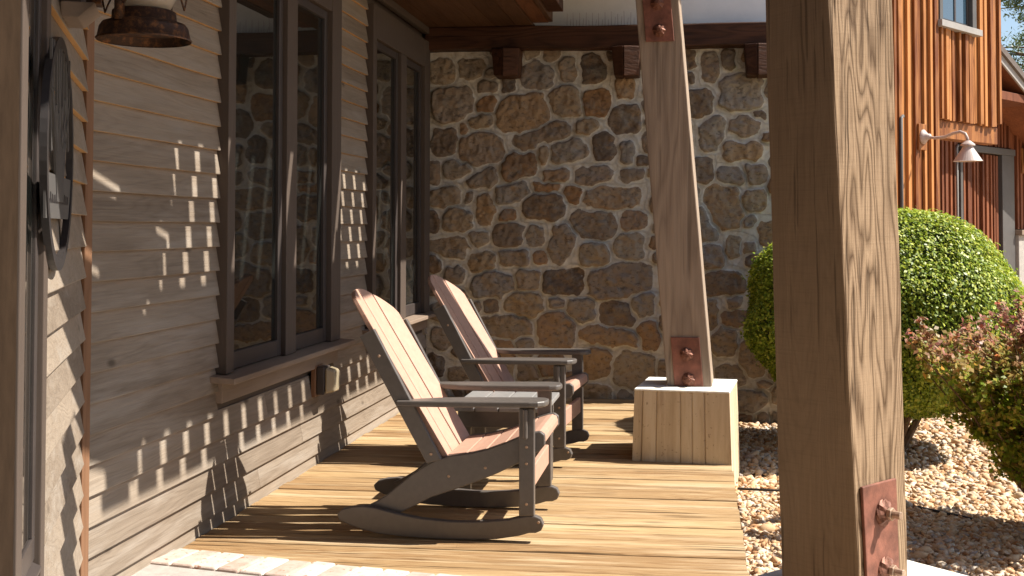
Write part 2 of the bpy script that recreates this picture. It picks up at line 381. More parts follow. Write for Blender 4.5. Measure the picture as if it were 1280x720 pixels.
# pebbles
ICO_V = []; t_ = (1+5**.5)/2
for a in (-1, 1):
    for c in (-t_, t_): ICO_V += [(a, c, 0), (0, a, c), (c, 0, a)]
ICO_V = np.array(ICO_V)/np.linalg.norm(ICO_V[0])
def hull_faces(V):
    F_ = []; n = len(V)
    d = min(np.linalg.norm(V[0]-V[j]) for j in range(1, n))*1.05
    for i in range(n):
        for j in range(i+1, n):
            for k in range(j+1, n):
                if np.linalg.norm(V[i]-V[j]) < d and np.linalg.norm(V[j]-V[k]) < d and np.linalg.norm(V[i]-V[k]) < d:
                    nn = np.cross(V[j]-V[i], V[k]-V[i]); F_.append((i, j, k) if nn.dot(V[i]) > 0 else (i, k, j))
    return np.array(F_)
ICO_F = hull_faces(ICO_V)
def pebbles(N, xr, yr, smin, smax, zl=.0):
    x = rng.uniform(*xr, N); y = rng.uniform(*yr, N)
    ok = ~inside(BLK, x, y, .285) & ~inside(PAD, x, y, .32) & ~((x < .205) & (y < 9.04)) & ~((y > 9.0) & (x < 1.05)) & (x > .21 - .0)
    x, y = x[ok], y[ok]; n = len(x)
    s = rng.uniform(smin, smax, n) * (1 + .6*(rng.random(n) < .08))
    V = ICO_V[None]*(1 + rng.uniform(-.42, .42, (n, 12, 1)))
    V = V*np.stack([rng.uniform(.8, 1.5, n), rng.uniform(.6, 1.0, n), rng.uniform(.35, .75, n)], -1)[:, None]
    def rot(V, ax, an):
        c, s_ = np.cos(an)[:, None], np.sin(an)[:, None]; i, j = [(1, 2), (0, 2), (0, 1)][ax]; O = V.copy()
        O[..., i] = V[..., i]*c - V[..., j]*s_; O[..., j] = V[..., i]*s_ + V[..., j]*c; return O
    V = rot(V, 0, rng.normal(0, .35, n)); V = rot(V, 1, rng.normal(0, .35, n)); V = rot(V, 2, rng.uniform(0, 6.28, n))
    V = V*s[:, None, None]
    und = .012*np.sin(x*3.1+y*1.7) + .01*np.sin(y*4.3-x*2)
    V[..., 0] += x[:, None]; V[..., 1] += y[:, None]; V[..., 2] += (GZ + zl + und + rng.uniform(-.006, .014, n))[:, None]
    Fc = ICO_F[None] + (np.arange(n)*12)[:, None, None]
    return V.reshape(-1, 3), Fc.reshape(-1, 3)
A1 = pebbles(31000, (.2, 2.9), (3.2, 6.6), .011, .023)
A2 = pebbles(18000, (.2, 3.6), (6.5, 9.8), .013, .026)
A3 = pebbles(5000, (1.0, 6.5), (9.0, 14), .02, .035)
co, fa = [], []; o_ = 0
for V, Fc in (A1, A2, A3): co.append(V); fa.append(Fc + o_); o_ += len(V)
tag(np_mesh('gravel', np.concatenate(co), np.concatenate(fa), M['gravel']), kind='stuff', label='tan and white crushed gravel beside the wooden deck')

# brick edging where the deck meets the entry walk
u_ = Vector((.979, -.199, 0)); v_ = Vector((-.199, -.979, 0))     # along, towards the viewer
b0 = Vector((-2.13, 4.585, 0)) + u_*.02
b = MB(); pos = 0
while pos < 2.5:
    w = random.uniform(.098, .112); z1 = .022 + random.uniform(-.003, .003); dd = random.uniform(-.008, .006)
    q = [b0 + u_*(pos+.001) + v_*dd, b0 + u_*(pos+w-.001) + v_*dd, b0 + u_*(pos+w-.001) + v_*.205, b0 + u_*(pos+.001) + v_*.205]
    b.hexa([(p.x, p.y, -.05) for p in q] + [(p.x, p.y, z1) for p in q]); pos += w
pe = b.build('brick_edging', M['brick'], None, bevel=.012, seg=3); tag(pe, kind='structure')
b = MB(); q = [b0 + u_*-.05 + v_*.006, b0 + u_*2.5 + v_*.006, b0 + u_*2.5 + v_*.2, b0 + u_*-.05 + v_*.2]
b.hexa([(p.x, p.y, -.06) for p in q] + [(p.x, p.y, .012) for p in q]); tag(b.build('mortar_bed', M['mortar']), kind='structure')
b = MB(); q = [b0 + u_*-.3 + v_*.207, b0 + u_*2.25 + v_*.207, b0 + u_*2.25 + v_*6, b0 + u_*-1.2 + v_*6]
b.hexa([(p.x, p.y, -.15) for p in q] + [(p.x, p.y, .010) for p in q]); tag(b.build('entry_path', M['mortar']), kind='structure')

# ------------------------------------------------------------------ house
house = thing('house', (-2.13, 3.85, 0), 'house wall of weathered grey clapboards with dark windows along the left side of the porch', 'house')
WX = -2.152     # sheathing plane; clapboard butts reach -2.13
def Fm(t, h, o): return (WX + o, t, h)
TH = R(24); E_ = (sin(TH), -cos(TH)); N_ = (cos(TH), sin(TH)); C0 = (WX, 3.85)
def Fe(t, h, o): return (C0[0] + E_[0]*t + N_[0]*o, C0[1] + E_[1]*t + N_[1]*o, h)
W1 = (5.0, 6.67); W2 = (7.355, 8.98); APR, SIL, HEAD, CTOP = .545, .675, 2.585, 2.80
PITCH = .108
def siding(Fr, spans_at, z0, nrow, name, mat):
    b = MB()
    for k in range(nrow):
        zb = z0 + k*PITCH; zt = zb + PITCH + .018
        for (a0, a1) in spans_at(zb, zt):
            cuts = [a0]
            while a1 - cuts[-1] > 3.2: cuts.append(cuts[-1] + random.uniform(1.6, 3.0))
            cuts.append(a1)
            for c0, c1 in zip(cuts, cuts[1:]):
                n = max(1, int((c1-c0)/.3)); rings = []
                for q in range(n+1):
                    t = c0 + .0008 + (c1-c0-.0016)*q/n; w = random.uniform(-.0012, .0012)
                    rings.append([Fr(t, zb+w+.0015, .003), Fr(t, zb+w, .0275+w*.5), Fr(t, zb+.003+w, .0290), Fr(t, zt, .0062), Fr(t, zt, .003)])
                b.loft(rings)
    return b.build(name, mat, house)
def spans_main(z0, z1):
    out = [(3.86, W1[0])] if True else []
    def blocked(): return z1 > APR + .02 and z0 < CTOP - .02
    if z1 - .02 > APR and z0 < CTOP: return [(3.862, W1[0]-.001), (W1[1]+.001, W2[0]-.001), (W2[1]+.001, 9.045)]
    return [(3.862, 9.045)]
Z0 = .166 - 2*PITCH
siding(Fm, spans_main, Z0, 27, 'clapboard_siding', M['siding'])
EW = (1.13, 1.62); ESILL = .50
def spans_entry(z0, z1):
    if z1 - .02 > .30: return [(.012, EW[0]-.001)]
    return [(.012, 4.5)]
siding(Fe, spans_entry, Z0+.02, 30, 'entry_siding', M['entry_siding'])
b = MB()
b.fbox(Fm, 3.82, 9.2, -.2, 3.2, -.15, 0); b.fbox(Fe, 0, 5.5, -.2, 3.2, -.15, 0)
b.build('sheathing', M['casing'], house)
b = MB(); b.box(-5, 4.5, -7.3, -7.0, -.2, 3.3); b.build('sky_block_wall', M['casing'], house)  # unseen wall added behind the camera to hold back sky light
b = MB(); b.box(WX+.001, WX+.046, 3.806, 3.856, -.1, 2.9); b.build('corner_board', M['corner'], house, bevel=.003)

def window(W, Fr, nm='window', sill=SIL, head=HEAD, ctop=CTOP, apr=APR, depth=.064):
    a0, a1 = W; cw = .082; mw = .152; mid = (a0+a1)/2 - .02
    b = MB(); e = depth   # casings
    b.fbox(Fr, a0, a0+cw, sill+.001, ctop, .001, e); b.fbox(Fr, a1-cw-.09, a1, sill+.001, ctop, .001, e)
    b.fbox(Fr, mid-mw/2+.03, mid+mw/2+.03, sill+.001, head, .001, e-.006)
    b.fbox(Fr, a0+cw+.0005, a1-cw-.0905, head+.0005, ctop, .001, e-.003)
    win = b.build(nm, M['casing'], house, bevel=.003)
    b = MB(); b.hexa([Fr(a0-.075, sill-.03, .001), Fr(a1+.08, sill-.03, .001), Fr(a1+.08, sill-.036, .132), Fr(a0-.075, sill-.036, .132),
                      Fr(a0-.075, sill, .001), Fr(a1+.08, sill, .001), Fr(a1+.08, sill-.010, .132), Fr(a0-.075, sill-.010, .132)])
    b.build('sill', M['sillwood'], win, bevel=.004)
    b = MB(); b.fbox(Fr, a0-.005, a1+.01, apr, sill-.037, .001, .046); b.build('apron', M['sillwood'], win, bevel=.003)
    for (p0, p1) in ((a0+cw+.001, mid-mw/2+.029), (mid+mw/2+.031, a1-cw-.091)):
        b = MB(); s = .052; d0, d1 = .006, .034
        b.fbox(Fr, p0, p0+s, sill+.004, head-.001, d0, d1); b.fbox(Fr, p1-s, p1, sill+.004, head-.001, d0, d1)
        b.fbox(Fr, p0+s+.0005, p1-s-.0005, sill+.004, sill+.085, d0, d1); b.fbox(Fr, p0+s+.0005, p1-s-.0005, head-.05, head-.001, d0, d1)
        fr = b.build('sash', M['sashpaint'], win, bevel=.004)
        b = MB(); b.fbox(Fr, p0+s-.004, p1-s+.004, sill+.08, head-.045, .010, .018); b.build('pane', M['glass'], win)
    return win
window(W1, Fm); window(W2, Fm)
# entry window seen almost edge on
b = MB()
b.fbox(Fe, EW[0], EW[0]+.07, .301, 2.75, .001, .029); b.fbox(Fe, 1.50, 1.585, .301, 2.75, .001, .024)
b.fbox(Fe, EW[0]+.0705, 1.4995, .301, ESILL-.03, .001, .020); b.fbox(Fe, EW[0]+.0705, 1.4995, 2.6, 2.75, .001, .020)
b.fbox(Fe, 2.5, 2.62, .301, 2.75, .001, .03)
ew = b.build('window', M['casing'], house, bevel=.003)
b = MB(); b.fbox(Fe, EW[0]+.0705, 1.4995, ESILL, ESILL+.06, .004, .014); b.fbox(Fe, EW[0]+.0705, EW[0]+.115, ESILL+.0605, 2.599, .004, .014)
b.build('sash', M['sashpaint'], ew, bevel=.002)
b = MB(); b.fbox(Fe, EW[0]+.1, 1.499, ESILL+.05, 2.599, .003, .008); b.build('pane', M['glass'], ew)
b = MB(); b.hexa([Fe(EW[0]+.0705, ESILL-.029, .001), Fe(1.4995, ESILL-.029, .001), Fe(1.4995, ESILL-.029, .03), Fe(EW[0]+.0705, ESILL-.029, .03),
                  Fe(EW[0]+.0705, ESILL-.002, .001), Fe(1.4995, ESILL-.002, .001), Fe(1.4995, ESILL-.018, .03), Fe(EW[0]+.0705, ESILL-.018, .03)])
b.build('sill', M['sashpaint'], ew, bevel=.002)
b = MB(); b.fbox(Fe, 1.5855, 2.4995, 0.0, 2.75, .001, .018); dr = b.build('door', M['doorwood'], house, bevel=.003)

# ------------------------------------------------------------------ porch roof
roof = thing('porch_roof', (-.6, 6, 3.3), 'dark timber porch roof with ceiling boards and slatted edge over the deck', 'porch roof')
b = MB()
x = -2.15
while x < -1.3:
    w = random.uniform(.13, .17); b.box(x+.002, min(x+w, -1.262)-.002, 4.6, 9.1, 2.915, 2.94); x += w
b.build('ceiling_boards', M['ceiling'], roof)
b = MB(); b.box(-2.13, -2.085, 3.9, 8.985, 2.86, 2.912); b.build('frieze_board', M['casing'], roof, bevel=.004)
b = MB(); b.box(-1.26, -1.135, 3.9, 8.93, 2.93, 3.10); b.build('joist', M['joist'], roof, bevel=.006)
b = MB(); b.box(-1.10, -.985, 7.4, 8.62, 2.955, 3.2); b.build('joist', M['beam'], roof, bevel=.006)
b = MB(); n = 26; rings = []
for k in range(n+1):
    x = -2.125 + 3.2*k/n; dz = .006*sin(x*3)+.003*sin(x*9); zz = -.012*(x+2.1)/2.6
    rings.append([(x, 8.93+.004*sin(x*5), 2.735+dz+zz), (x, 9.2, 2.735+zz), (x, 9.2, 2.905+zz), (x, 8.93+.005*sin(x*7+1), 2.912+zz+dz*.7)])
b.loft(rings); b.build('tie_beam', M['beam'], roof, bevel=.01)
for (x0, x1, z0) in ((-1.585, -1.36, 2.512), (-.645, -.42, 2.498), (.37, .60, 2.488)):
    b = MB(); xm = x0 + (x1-x0)*.42
    b.hexa([(x0+.02, 8.90, z0+.01), (xm, 8.86, z0), (xm, 9.2, z0), (x0+.02, 9.2, z0), (x0, 8.90, 2.731), (xm, 8.86, 2.731), (xm, 9.2, 2.731), (x0, 9.2, 2.731)])
    b.hexa([(xm+.002, 8.855, z0-.004), (x1-.012, 8.89, z0+.006), (x1-.012, 9.2, z0+.006), (xm+.002, 9.2, z0-.004), (xm+.002, 8.855, 2.731), (x1, 8.89, 2.731), (x1, 9.2, 2.731), (xm+.002, 9.2, 2.731)])
    b.build('bracket', M['beam'], roof, bevel=.008)
ZR = 3.3
b = MB()
b.box(-2.6, -.72, 4.3, 9.3, ZR+.0232, ZR+.05)                      # closed inner roof
b.box(-1.13, -1.10, 4.3, 8.9, 2.93, ZR)                      # fascia between ceiling and inner roof
b.build('roof_panel', M['ceiling'], roof)
b = MB(); sl = -.142; P = .21; gap = .05
y = 4.786
b.hexa([(q[0], q[1], z) for z in (ZR+.002, ZR+.022) for q in ((.292, 4.39), (.452, 4.37), (.452, 4.575), (.292, 4.60))])
while y < 8.35:
    ya, yb = y + gap/2*1.02, y + P - gap/2*1.02
    b.hexa([(-.729, ya, ZR+.002), (.452, ya + sl*1.181, ZR+.002), (.452, yb + sl*1.181, ZR+.002), (-.729, yb, ZR+.002),
            (-.729, ya, ZR+.022), (.452, ya + sl*1.181, ZR+.022), (.452, yb + sl*1.181, ZR+.022), (-.729, yb, ZR+.022)])
    y += P
b.box(-.195, .293, 4.62, 8.3, ZR+.0225, ZR+.045)
b.box(-.729, -.196, y, 9.1, ZR+.002, ZR+.022)
b.build('roof_slats', M['ceiling'], roof)
# near roof over the entry, two open cracks between its boards
b = MB()
def nb(pa, pb, pc, pd): b.hexa([(*p, ZR+.001) for p in (pa, pb, pc, pd)] + [(*p, ZR+.021) for p in (pa, pb, pc, pd)])
def crk(xc, y): return xc + (y-4.2)*.32
for (xa, xb) in ((-2.6, -.60), (-.56, -.315), (-.275, .0), (.003, .26)):
    y1l, y1r = 4.765 + (xa+.73)*sl, 4.765 + (xb+.73)*sl
    if xa < -1: y1l = 4.775; y1r = 4.775
    nb((crk(xa, -2) if xa > -1 else -4, -2), (crk(xb, -2), -2), (crk(xb, y1r), y1r), (crk(xa, y1l), y1l))
for (xc, y0, y1) in ((-.58, -2, 4.10), (-.58, 4.32, 4.66), (-.295, -2, 4.0), (-.295, 4.22, 4.60)):
    b.hexa([(crk(xc, y0)-.04, y0, ZR+.022), (crk(xc, y0)+.04, y0, ZR+.022), (crk(xc, y1)+.04, y1, ZR+.022), (crk(xc, y1)-.04, y1, ZR+.022),
            (crk(xc, y0)-.04, y0, ZR+.03), (crk(xc, y0)+.04, y0, ZR+.03), (crk(xc, y1)+.04, y1, ZR+.03), (crk(xc, y1)-.04, y1, ZR+.03)])
b.box(.305, 4.5, -7, 2.3, ZR+.001, ZR+.021); b.box(-5, 4.5, -7, -2.01, ZR+.0305, ZR+.05)  # unseen roof extensions added to keep sky light off the near post
b.build('entry_roof_and_sky_block', M['ceiling'], roof)

# ------------------------------------------------------------------ stone wall
PX = """558,86,17,16|596,85,16,14|614.5,105.5,12,8|641,105,8,9|677,93,21,18|571,129,28,22|616,129,14,9,-5,1|660,140,32,23,-12,.5|587,160,6,10,0,.8|607,151,17,9|560,177,16,19|608,186,29,19,0,.2|685,170,34,12,-14|718,86,10,17|750,86,15,17|716,127,20,20,-8|753,129,17,18,0,.9|788,110,13,14,0,.7|789,150,21,18|741,159,14,11|761,183,14,18|790,190,9,13|718,190,22,15,-8|687,192,6,14,0,.2|547,216,8,14|578,213,18,11|609,224,19,11,-12|656,208,23,16,-14,.6|560,247,21,12,-5|590,247,7,6|614,261,11,20,10,.5|647,242,23,12,-6|641,270,10,8,0,.9|546,279,9,13|578,277,18,15|645,295,23,13|687,259,26,18,0,.1|690,234,17,6,5,1|674,297,11,12|604,300,12,8|566,312,28,13|704,220,15,7,0,.5|750,220,24,10,-8,.3|796,219,14,9|724,245,12,11,10,.9|773,249,33,15,0,.5|748,281,28,19,5|800,278,17,11,0,.7|708,306,15,24,18|794,309,18,15|750,320,19,14|683,323,10,8,0,1|650,323,20,10|608,328,17,13|574,345,12,12|622,359,27,16,-5|669,351,16,13|714,354,28,17,-5|780,352,42,22,-7|662,382,23,15|601,388,6,7|622,383,10,9|703,380,11,6|734,388,18,15|779,395,21,16|811,381,14,15|638,410,34,13,3|703,414,25,22,0,.7|767,421,36,11,5,.5|817,421,13,18,0,.9|635,440,15,15,0,.8|663,436,10,12|697,455,18,16,0,.6|751,456,20,19,0,.5|800,463,28,23|748,491,22,9|787,494,11,6|667,467,14,10|640,470,12,14|580,472,14,10|868,78,9,12|892,86,10,19|915,77,9,12|867,99,5,6|931,119,27,23|879,131,17,17|953,148,7,5|868,168,5,14|896,170,15,21,8|933,160,19,11|930,191,24,11,0,.5|883,213,14,17|917,223,15,13|949,219,13,12|908,260,22,29,-10,.3|948,252,14,14|885,283,15,22,-14|894,322,14,16|921,308,9,13|908,354,24,16,-4|893,392,9,18|922,397,15,11,0,.4|909,425,15,17|943,446,16,22|915,468,18,14|935,498,22,12|547,330,9,13|552,362,11,10|556,392,14,12|600,425,14,11|560,425,16,14|600,455,12,12|550,460,14,14"""
stones = []
KS = 1/158.6
for s_ in PX.split('|'):
    v = [float(q) for q in s_.split(',')]; v += [0]*(6-len(v))
    X = (v[0]-870)*KS*1.018 + .02*0; Zc = 1.33 - (v[1]-285)*KS
    X = -2.13 + (v[0]-539.5)*.006345; Zc = 2.727 - (v[1]-63.5 + (v[0]-540)*.0)*.00628
    stones.append([X, Zc, v[2]*.0064, v[3]*.0063, R(-v[4]), rng.random(), v[5]])
NXg, NZg = 372, 372
gx = np.linspace(-2.14, 1.05, NXg); gz = np.linspace(-.2, 2.93, NZg)
GXm, GZm = np.meshgrid(gx, gz)
def vnoise(x, y, sc_, seed):
    r_ = np.random.default_rng(seed); T = r_.random((64, 64)); x = x*sc_; y = y*sc_
    xi, yi = np.floor(x).astype(int), np.floor(y).astype(int); fx, fy = x-xi, y-yi
    fx, fy = fx*fx*(3-2*fx), fy*fy*(3-2*fy); t = lambda a, c: T[a % 64, c % 64]
    return (t(xi, yi)*(1-fx)+t(xi+1, yi)*fx)*(1-fy) + (t(xi, yi+1)*(1-fx)+t(xi+1, yi+1)*fx)*fy - .5
wx = GXm + .034*vnoise(GXm, GZm, 11, 1) + .020*vnoise(GXm, GZm, 26, 2) + .005*vnoise(GXm, GZm, 60, 12)
wz = GZm + .034*vnoise(GXm, GZm, 11, 3) + .020*vnoise(GXm, GZm, 26, 4) + .005*vnoise(GXm, GZm, 60, 14)
def sdist(s, x, z):
    dx, dz = x-s[0], z-s[1]; c, q = cos(s[4]), sin(s[4]); u, v = (dx*c+dz*q)/s[2], (-dx*q+dz*c)/s[3]
    p = 3.2; return ((np.abs(u)**p + np.abs(v)**p)**(1/p) - 1)*min(s[2], s[3])
ax_, az_ = rng.uniform(-2.1, 1.05, 9000), rng.uniform(-.18, 2.72, 9000)
for X, Zc in zip(ax_, az_):
    dmin = min(sdist(s, X, Zc) for s in stones)
    if dmin > .050:
        h = min(dmin*.86, .10); stones.append([X, Zc, h*rng.uniform(1.0, 1.45), h*rng.uniform(.85, 1.0), rng.uniform(-.3, .3), rng.random(), .6*(rng.random() < .25)])
g1 = np.full(wx.shape, 9.0); g2 = np.full(wx.shape, 9.0); idx = np.zeros(wx.shape, int)
for k, s in enumerate(stones):
    d = sdist(s, wx, wz); lt = d < g1
    g2 = np.where(lt, g1, np.minimum(g2, d)); idx = np.where(lt, k, idx); g1 = np.where(lt, d, g1)
edge = np.minimum(.006 - g1, (g2-g1)/2 - .0075)      # >0 inside a stone
SA = np.array(stones)
rnd = SA[idx, 5]; ora = SA[idx, 6]
mask = np.clip((edge + .004)/.012, 0, 1)
prof = np.clip((edge + .001)/.020, 0, 1); prof = 1 - (1-prof)**2.4
hk = .014 + .022*((rnd*7.7) % 1)
tx, tz = ((rnd*13.3) % 1 - .5)*.22, ((rnd*29.1) % 1 - .5)*.22
hgt = prof*(hk + (GXm-SA[idx, 0])*tx + (GZm-SA[idx, 1])*tz + .022*vnoise(GXm, GZm, 16, 7) + .016*vnoise(GXm, GZm, 38, 8) + .008*vnoise(GXm, GZm, 85, 9))
hgt += (1-mask)*(.006*vnoise(GXm, GZm, 30, 5) + .010*vnoise(GXm, GZm, 9, 6)) + .004*np.clip(-edge/.02, 0, 1)
YW = 9.085
co = np.stack([GXm, YW - hgt, GZm], -1).reshape(-1, 3)
ii = np.arange(NXg*NZg).reshape(NZg, NXg)
fa = np.stack([ii[:-1, :-1], ii[:-1, 1:], ii[1:, 1:], ii[1:, :-1]], -1).reshape(-1, 4)
swt = thing('stone_wall', (-.5, 9.1, -.16), 'tall fieldstone wall with pale mortar joints at the far end of the deck', 'stone wall')
st = np_mesh('stone_face', co, fa, M['stone'], swt, smooth=True)
at = st.data.attributes.new('stone', 'FLOAT_COLOR', 'POINT')
at.data.foreach_set('color', np.stack([mask, rnd, ora, np.ones_like(rnd)], -1).astype(np.float32).ravel())
b = MB(); b.box(-2.3, 1.045, 9.10, 9.5, -.3, 2.728); b.build('backing', M['mortar'], swt)

gab = thing('gable_wall', (-.5, 9.25, 2.9), 'pale plastered gable wall rising above the dark beam over the stone wall', 'gable wall')
b = MB(); b.box(-2.3, 1.05, 9.16, 9.4, 2.913, 5.2); b.build('plaster_face', M['plaster'], gab)

bs = thing('bird_spikes', (-.7, 9.0, 2.9), 'row of thin pale bird spikes standing on the dark beam left of the middle post', 'bird spikes')
b = MB(); b.box(-1.02, -.25, 8.985, 9.015, 2.893, 2.899); b.build('base_strip', M['lampmetal'], bs)
b = MB(); x = -1.0
while x < -.26:
    b.tube([(x, 9.0, 2.898), (x + random.uniform(-.004, .004), 8.998, 2.898 + random.uniform(.10, .125))], [.0024, .0016], 5)
    b.tube([(x+.025, 9.0, 2.898), (x+.025 + random.uniform(-.006, .006), 9.03, 2.898 + random.uniform(.06, .09))], [.002, .0014], 5); x += .05
sp_ = b.build('spikes', M['lampmetal'], bs)

# ------------------------------------------------------------------ posts and footings
def quad_ring(c, s, rot, z):
    return [(c[0] + s/2*(a*cos(rot) - q*sin(rot)), c[1] + s/2*(a*sin(rot) + q*cos(rot)), z) for a, q in ((-1, -1), (1, -1), (1, 1), (-1, 1))]
def bolt(F_, t, h, name_parent, r=.036, out=.045):
    """star washer with nut in a plate frame F_(t,h,o)"""
    n = 16
    def ring(rad, o, star=0): return [F_(t + rad*(1 + star*(k % 2))*cos(2*pi*k/n), h + rad*(1 + star*(k % 2))*sin(2*pi*k/n), o) for k in range(n)]
    b = MB(); b.loft([ring(r, .0005, .0), ring(r, .006, -.14), ring(r*.8, .014, -.22), ring(r*.45, .020, 0)])
    wsh = b.build('washer', M['rustbolt'], name_parent)
    b = MB(); b.loft([[F_(t + r*.5*cos(2*pi*k/6+.3), h + r*.5*sin(2*pi*k/6+.3), o) for k in range(6)] for o in (.020, .034)])
    b.loft([[F_(t + r*.3*cos(2*pi*k/12), h + r*.3*sin(2*pi*k/12), o) for k in range(12)] for o in (.0345, out)])
    b.build('bolt', M['boltend'] if out > .05 else M['rustbolt'], name_parent, bevel=.002)

def footing(c, half, z0, z1, taper, label, grooves, name='post_footing'):
    f = thing(name, (c[0], c[1], z0), label, 'concrete footing')
    # outline with shallow board-form grooves
    def outline(h, z):
        pts = []
        for side in range(4):
            xs = [-h]
            for gpos in grooves[side % len(grooves)]:
                xs += [gpos*h - .005, gpos*h, gpos*h + .005]
            xs2 = xs
            for k, xx in enumerate(xs2):
                dep = .009 if k > 0 and (k-1) % 3 == 1 else 0
                u, v = xx, -h + dep
                a = side*pi/2; pts.append((*blk_pt(c, u*cos(a) - v*sin(a), u*sin(a) + v*cos(a)), z))
        return pts
    b = MB(); b.loft([outline(half, z0), outline(half - taper*.5, (z0+z1)/2), outline(half - taper, z1-.012)])
    b.build('base', M['block'] if grooves[0] else M['blocktop'], f)
    b = MB(); b.loft([quad_ring(c, 2*(half-taper)+.006, c[2], z1-.0115), quad_ring(c, 2*(half-taper)+.002, c[2], z1)])
    b.build('cap', M['blocktop'], f, bevel=.004)
    return f
footing(BLK, .288, GZ-.05, .41, .018, 'square board marked concrete footing under the leaning middle post',
        [[-.82, -.52, -.02, .22, .48], [-.6, .1, .6], [-.5, .3], [-.4, .5]])
pf = thing('post_footing', (PAD[0], PAD[1], GZ), 'low white footing under the nearest post, mostly below the picture edge', 'concrete footing')
def pad_ring(ra, la, z, rc=3.135, lc_=2.285):
    return [(.7071*(r_ - l_), .7071*(r_ + l_), z) for r_, l_ in ((rc-ra, lc_-la), (rc+ra, lc_-la), (rc+ra, lc_+la), (rc-ra, lc_+la))]
b = MB(); b.loft([pad_ring(.285, .325, GZ-.05), pad_ring(.275, .315, .2)]); b.build('base', M['blocktop'], pf, bevel=.008)

# leaning middle post
mp = thing('timber_post', (-.03, 6.93, .41), 'leaning grey brown square timber post standing on the concrete footing beside the deck', 'post', 'timber posts holding the porch roof')
cb = (-.035, 6.945); lean = -.0805
def mc(z): return (cb[0] + lean*(z-.41), cb[1])
b = MB(); rot = R(-3)
b.loft([quad_ring(mc(z), .262 - .001*k, rot + .004*sin(k), z) for k, z in enumerate(np.linspace(.41, 3.29, 10))])
b.build('shaft', M['timber2'], mp, bevel=.006)
def Fmid(zref):
    c = mc(zref); d = (cos(rot), sin(rot)); nrm = (sin(rot), -cos(rot))
    def F_(t, h, o):
        cc = mc(h); return (cc[0] + d[0]*t + nrm[0]*(.131+.001+o), cc[1] + d[1]*t + nrm[1]*(.131+.001+o), h)
    return F_
Fq = Fmid(.5)
def off(px_x, z): return px_x - mc(z)[0]
for (h0, h1, t0, t1, bolts) in ((.395, .695, -.085, .082, ((.45, .0), (.597, .0))), (2.425, 3.0, -.085, .082, ((2.49, .0), (2.65, 0)))):
    h0 = max(h0, .413)
    b = MB(); b.fbox(Fq, t0, t1, h0, h1, -.001, .009); pl = b.build('plate', M['rust'], mp, bevel=.003)
    for (h, t) in bolts:
        bolt(lambda t_, h_, o_: Fq(t_, h_, o_+.009), t, h, pl, r=.040, out=.05)

# nearest post, twisted timber
npost = thing('timber_post', (.455, 3.80, .2), 'big rough sawn timber post in the foreground with one sunlit face', 'post', 'timber posts holding the porch roof')
def nsec(z):
    k = (z-.25)/1.8; return (NPC[0] + NPL[0]*k, NPC[1]), R(NPB[0] + (NPB[1]-NPB[0])*k)
NPC = (.464, 3.80); NPL = (-.039, 0); NPB = (51.0, 39.0); NPS = .284
b = MB()
zs = np.linspace(.2, 3.29, 18); rings = []
for z in zs:
    c, be = nsec(z); rings.append([(x_ + random.uniform(-.0016, .0016), y_ + random.uniform(-.0016, .0016), z_) for x_, y_, z_ in quad_ring(c, NPS, be, z)])
b.loft(rings); b.build('shaft', M['timber'], npost, bevel=.007)
def Fnear(t, h, o):
    c, be = nsec(h); r_ = (cos(be), sin(be)); n_ = (sin(be), -cos(be)); s2 = NPS/2
    return (c[0] + r_[0]*t + n_[0]*(s2+.002+o), c[1] + r_[1]*t + n_[1]*(s2+.002+o), h)
b = MB(); b.fbox(Fnear, -.118, .070, .205, .548, -.001, .010); pl = b.build('plate', M['rust'], npost, bevel=.003)
for h in (.455, .28): bolt(lambda t_, h_, o_: Fnear(t_, h_, o_+.010), -.012, h, pl, r=.042, out=.062)

# ------------------------------------------------------------------ rocking chairs
ROCK = [(-.542,.093),(-.519,.115),(-.478,.126),(-.426,.131),(-.374,.125),(-.312,.111),(-.252,.098),(-.168,.085),(-.054,.077),(.012,.077),(.112,.082),(.205,.092),(.253,.104),(.291,.110),(.321,.110),(.345,.100),(.357,.075),(.347,.050),(.323,.039),(.294,.038),(.253,.025),(.154,.008),(.054,.002),(-.053,.001),(-.168,.003),(-.271,.008),(-.354,.015),(-.425,.030),(-.488,.049),(-.535,.070)]
RAIL = [(-.44,.113),(-.387,.139),(-.334,.171),(-.283,.214),(-.221,.264),(-.158,.306),(-.116,.328),(-.057,.348),(.035,.361),(.105,.378),(.186,.408),(.247,.435),(.307,.455),(.336,.459),(.356,.445),(.357,.402),(.336,.377),(.307,.362),(.252,.326),(.157,.279),(.055,.236),(-.036,.203),(-.14,.166),(-.199,.134),(-.282,.094),(-.344,.078),(-.415,.088)]
HW = .305
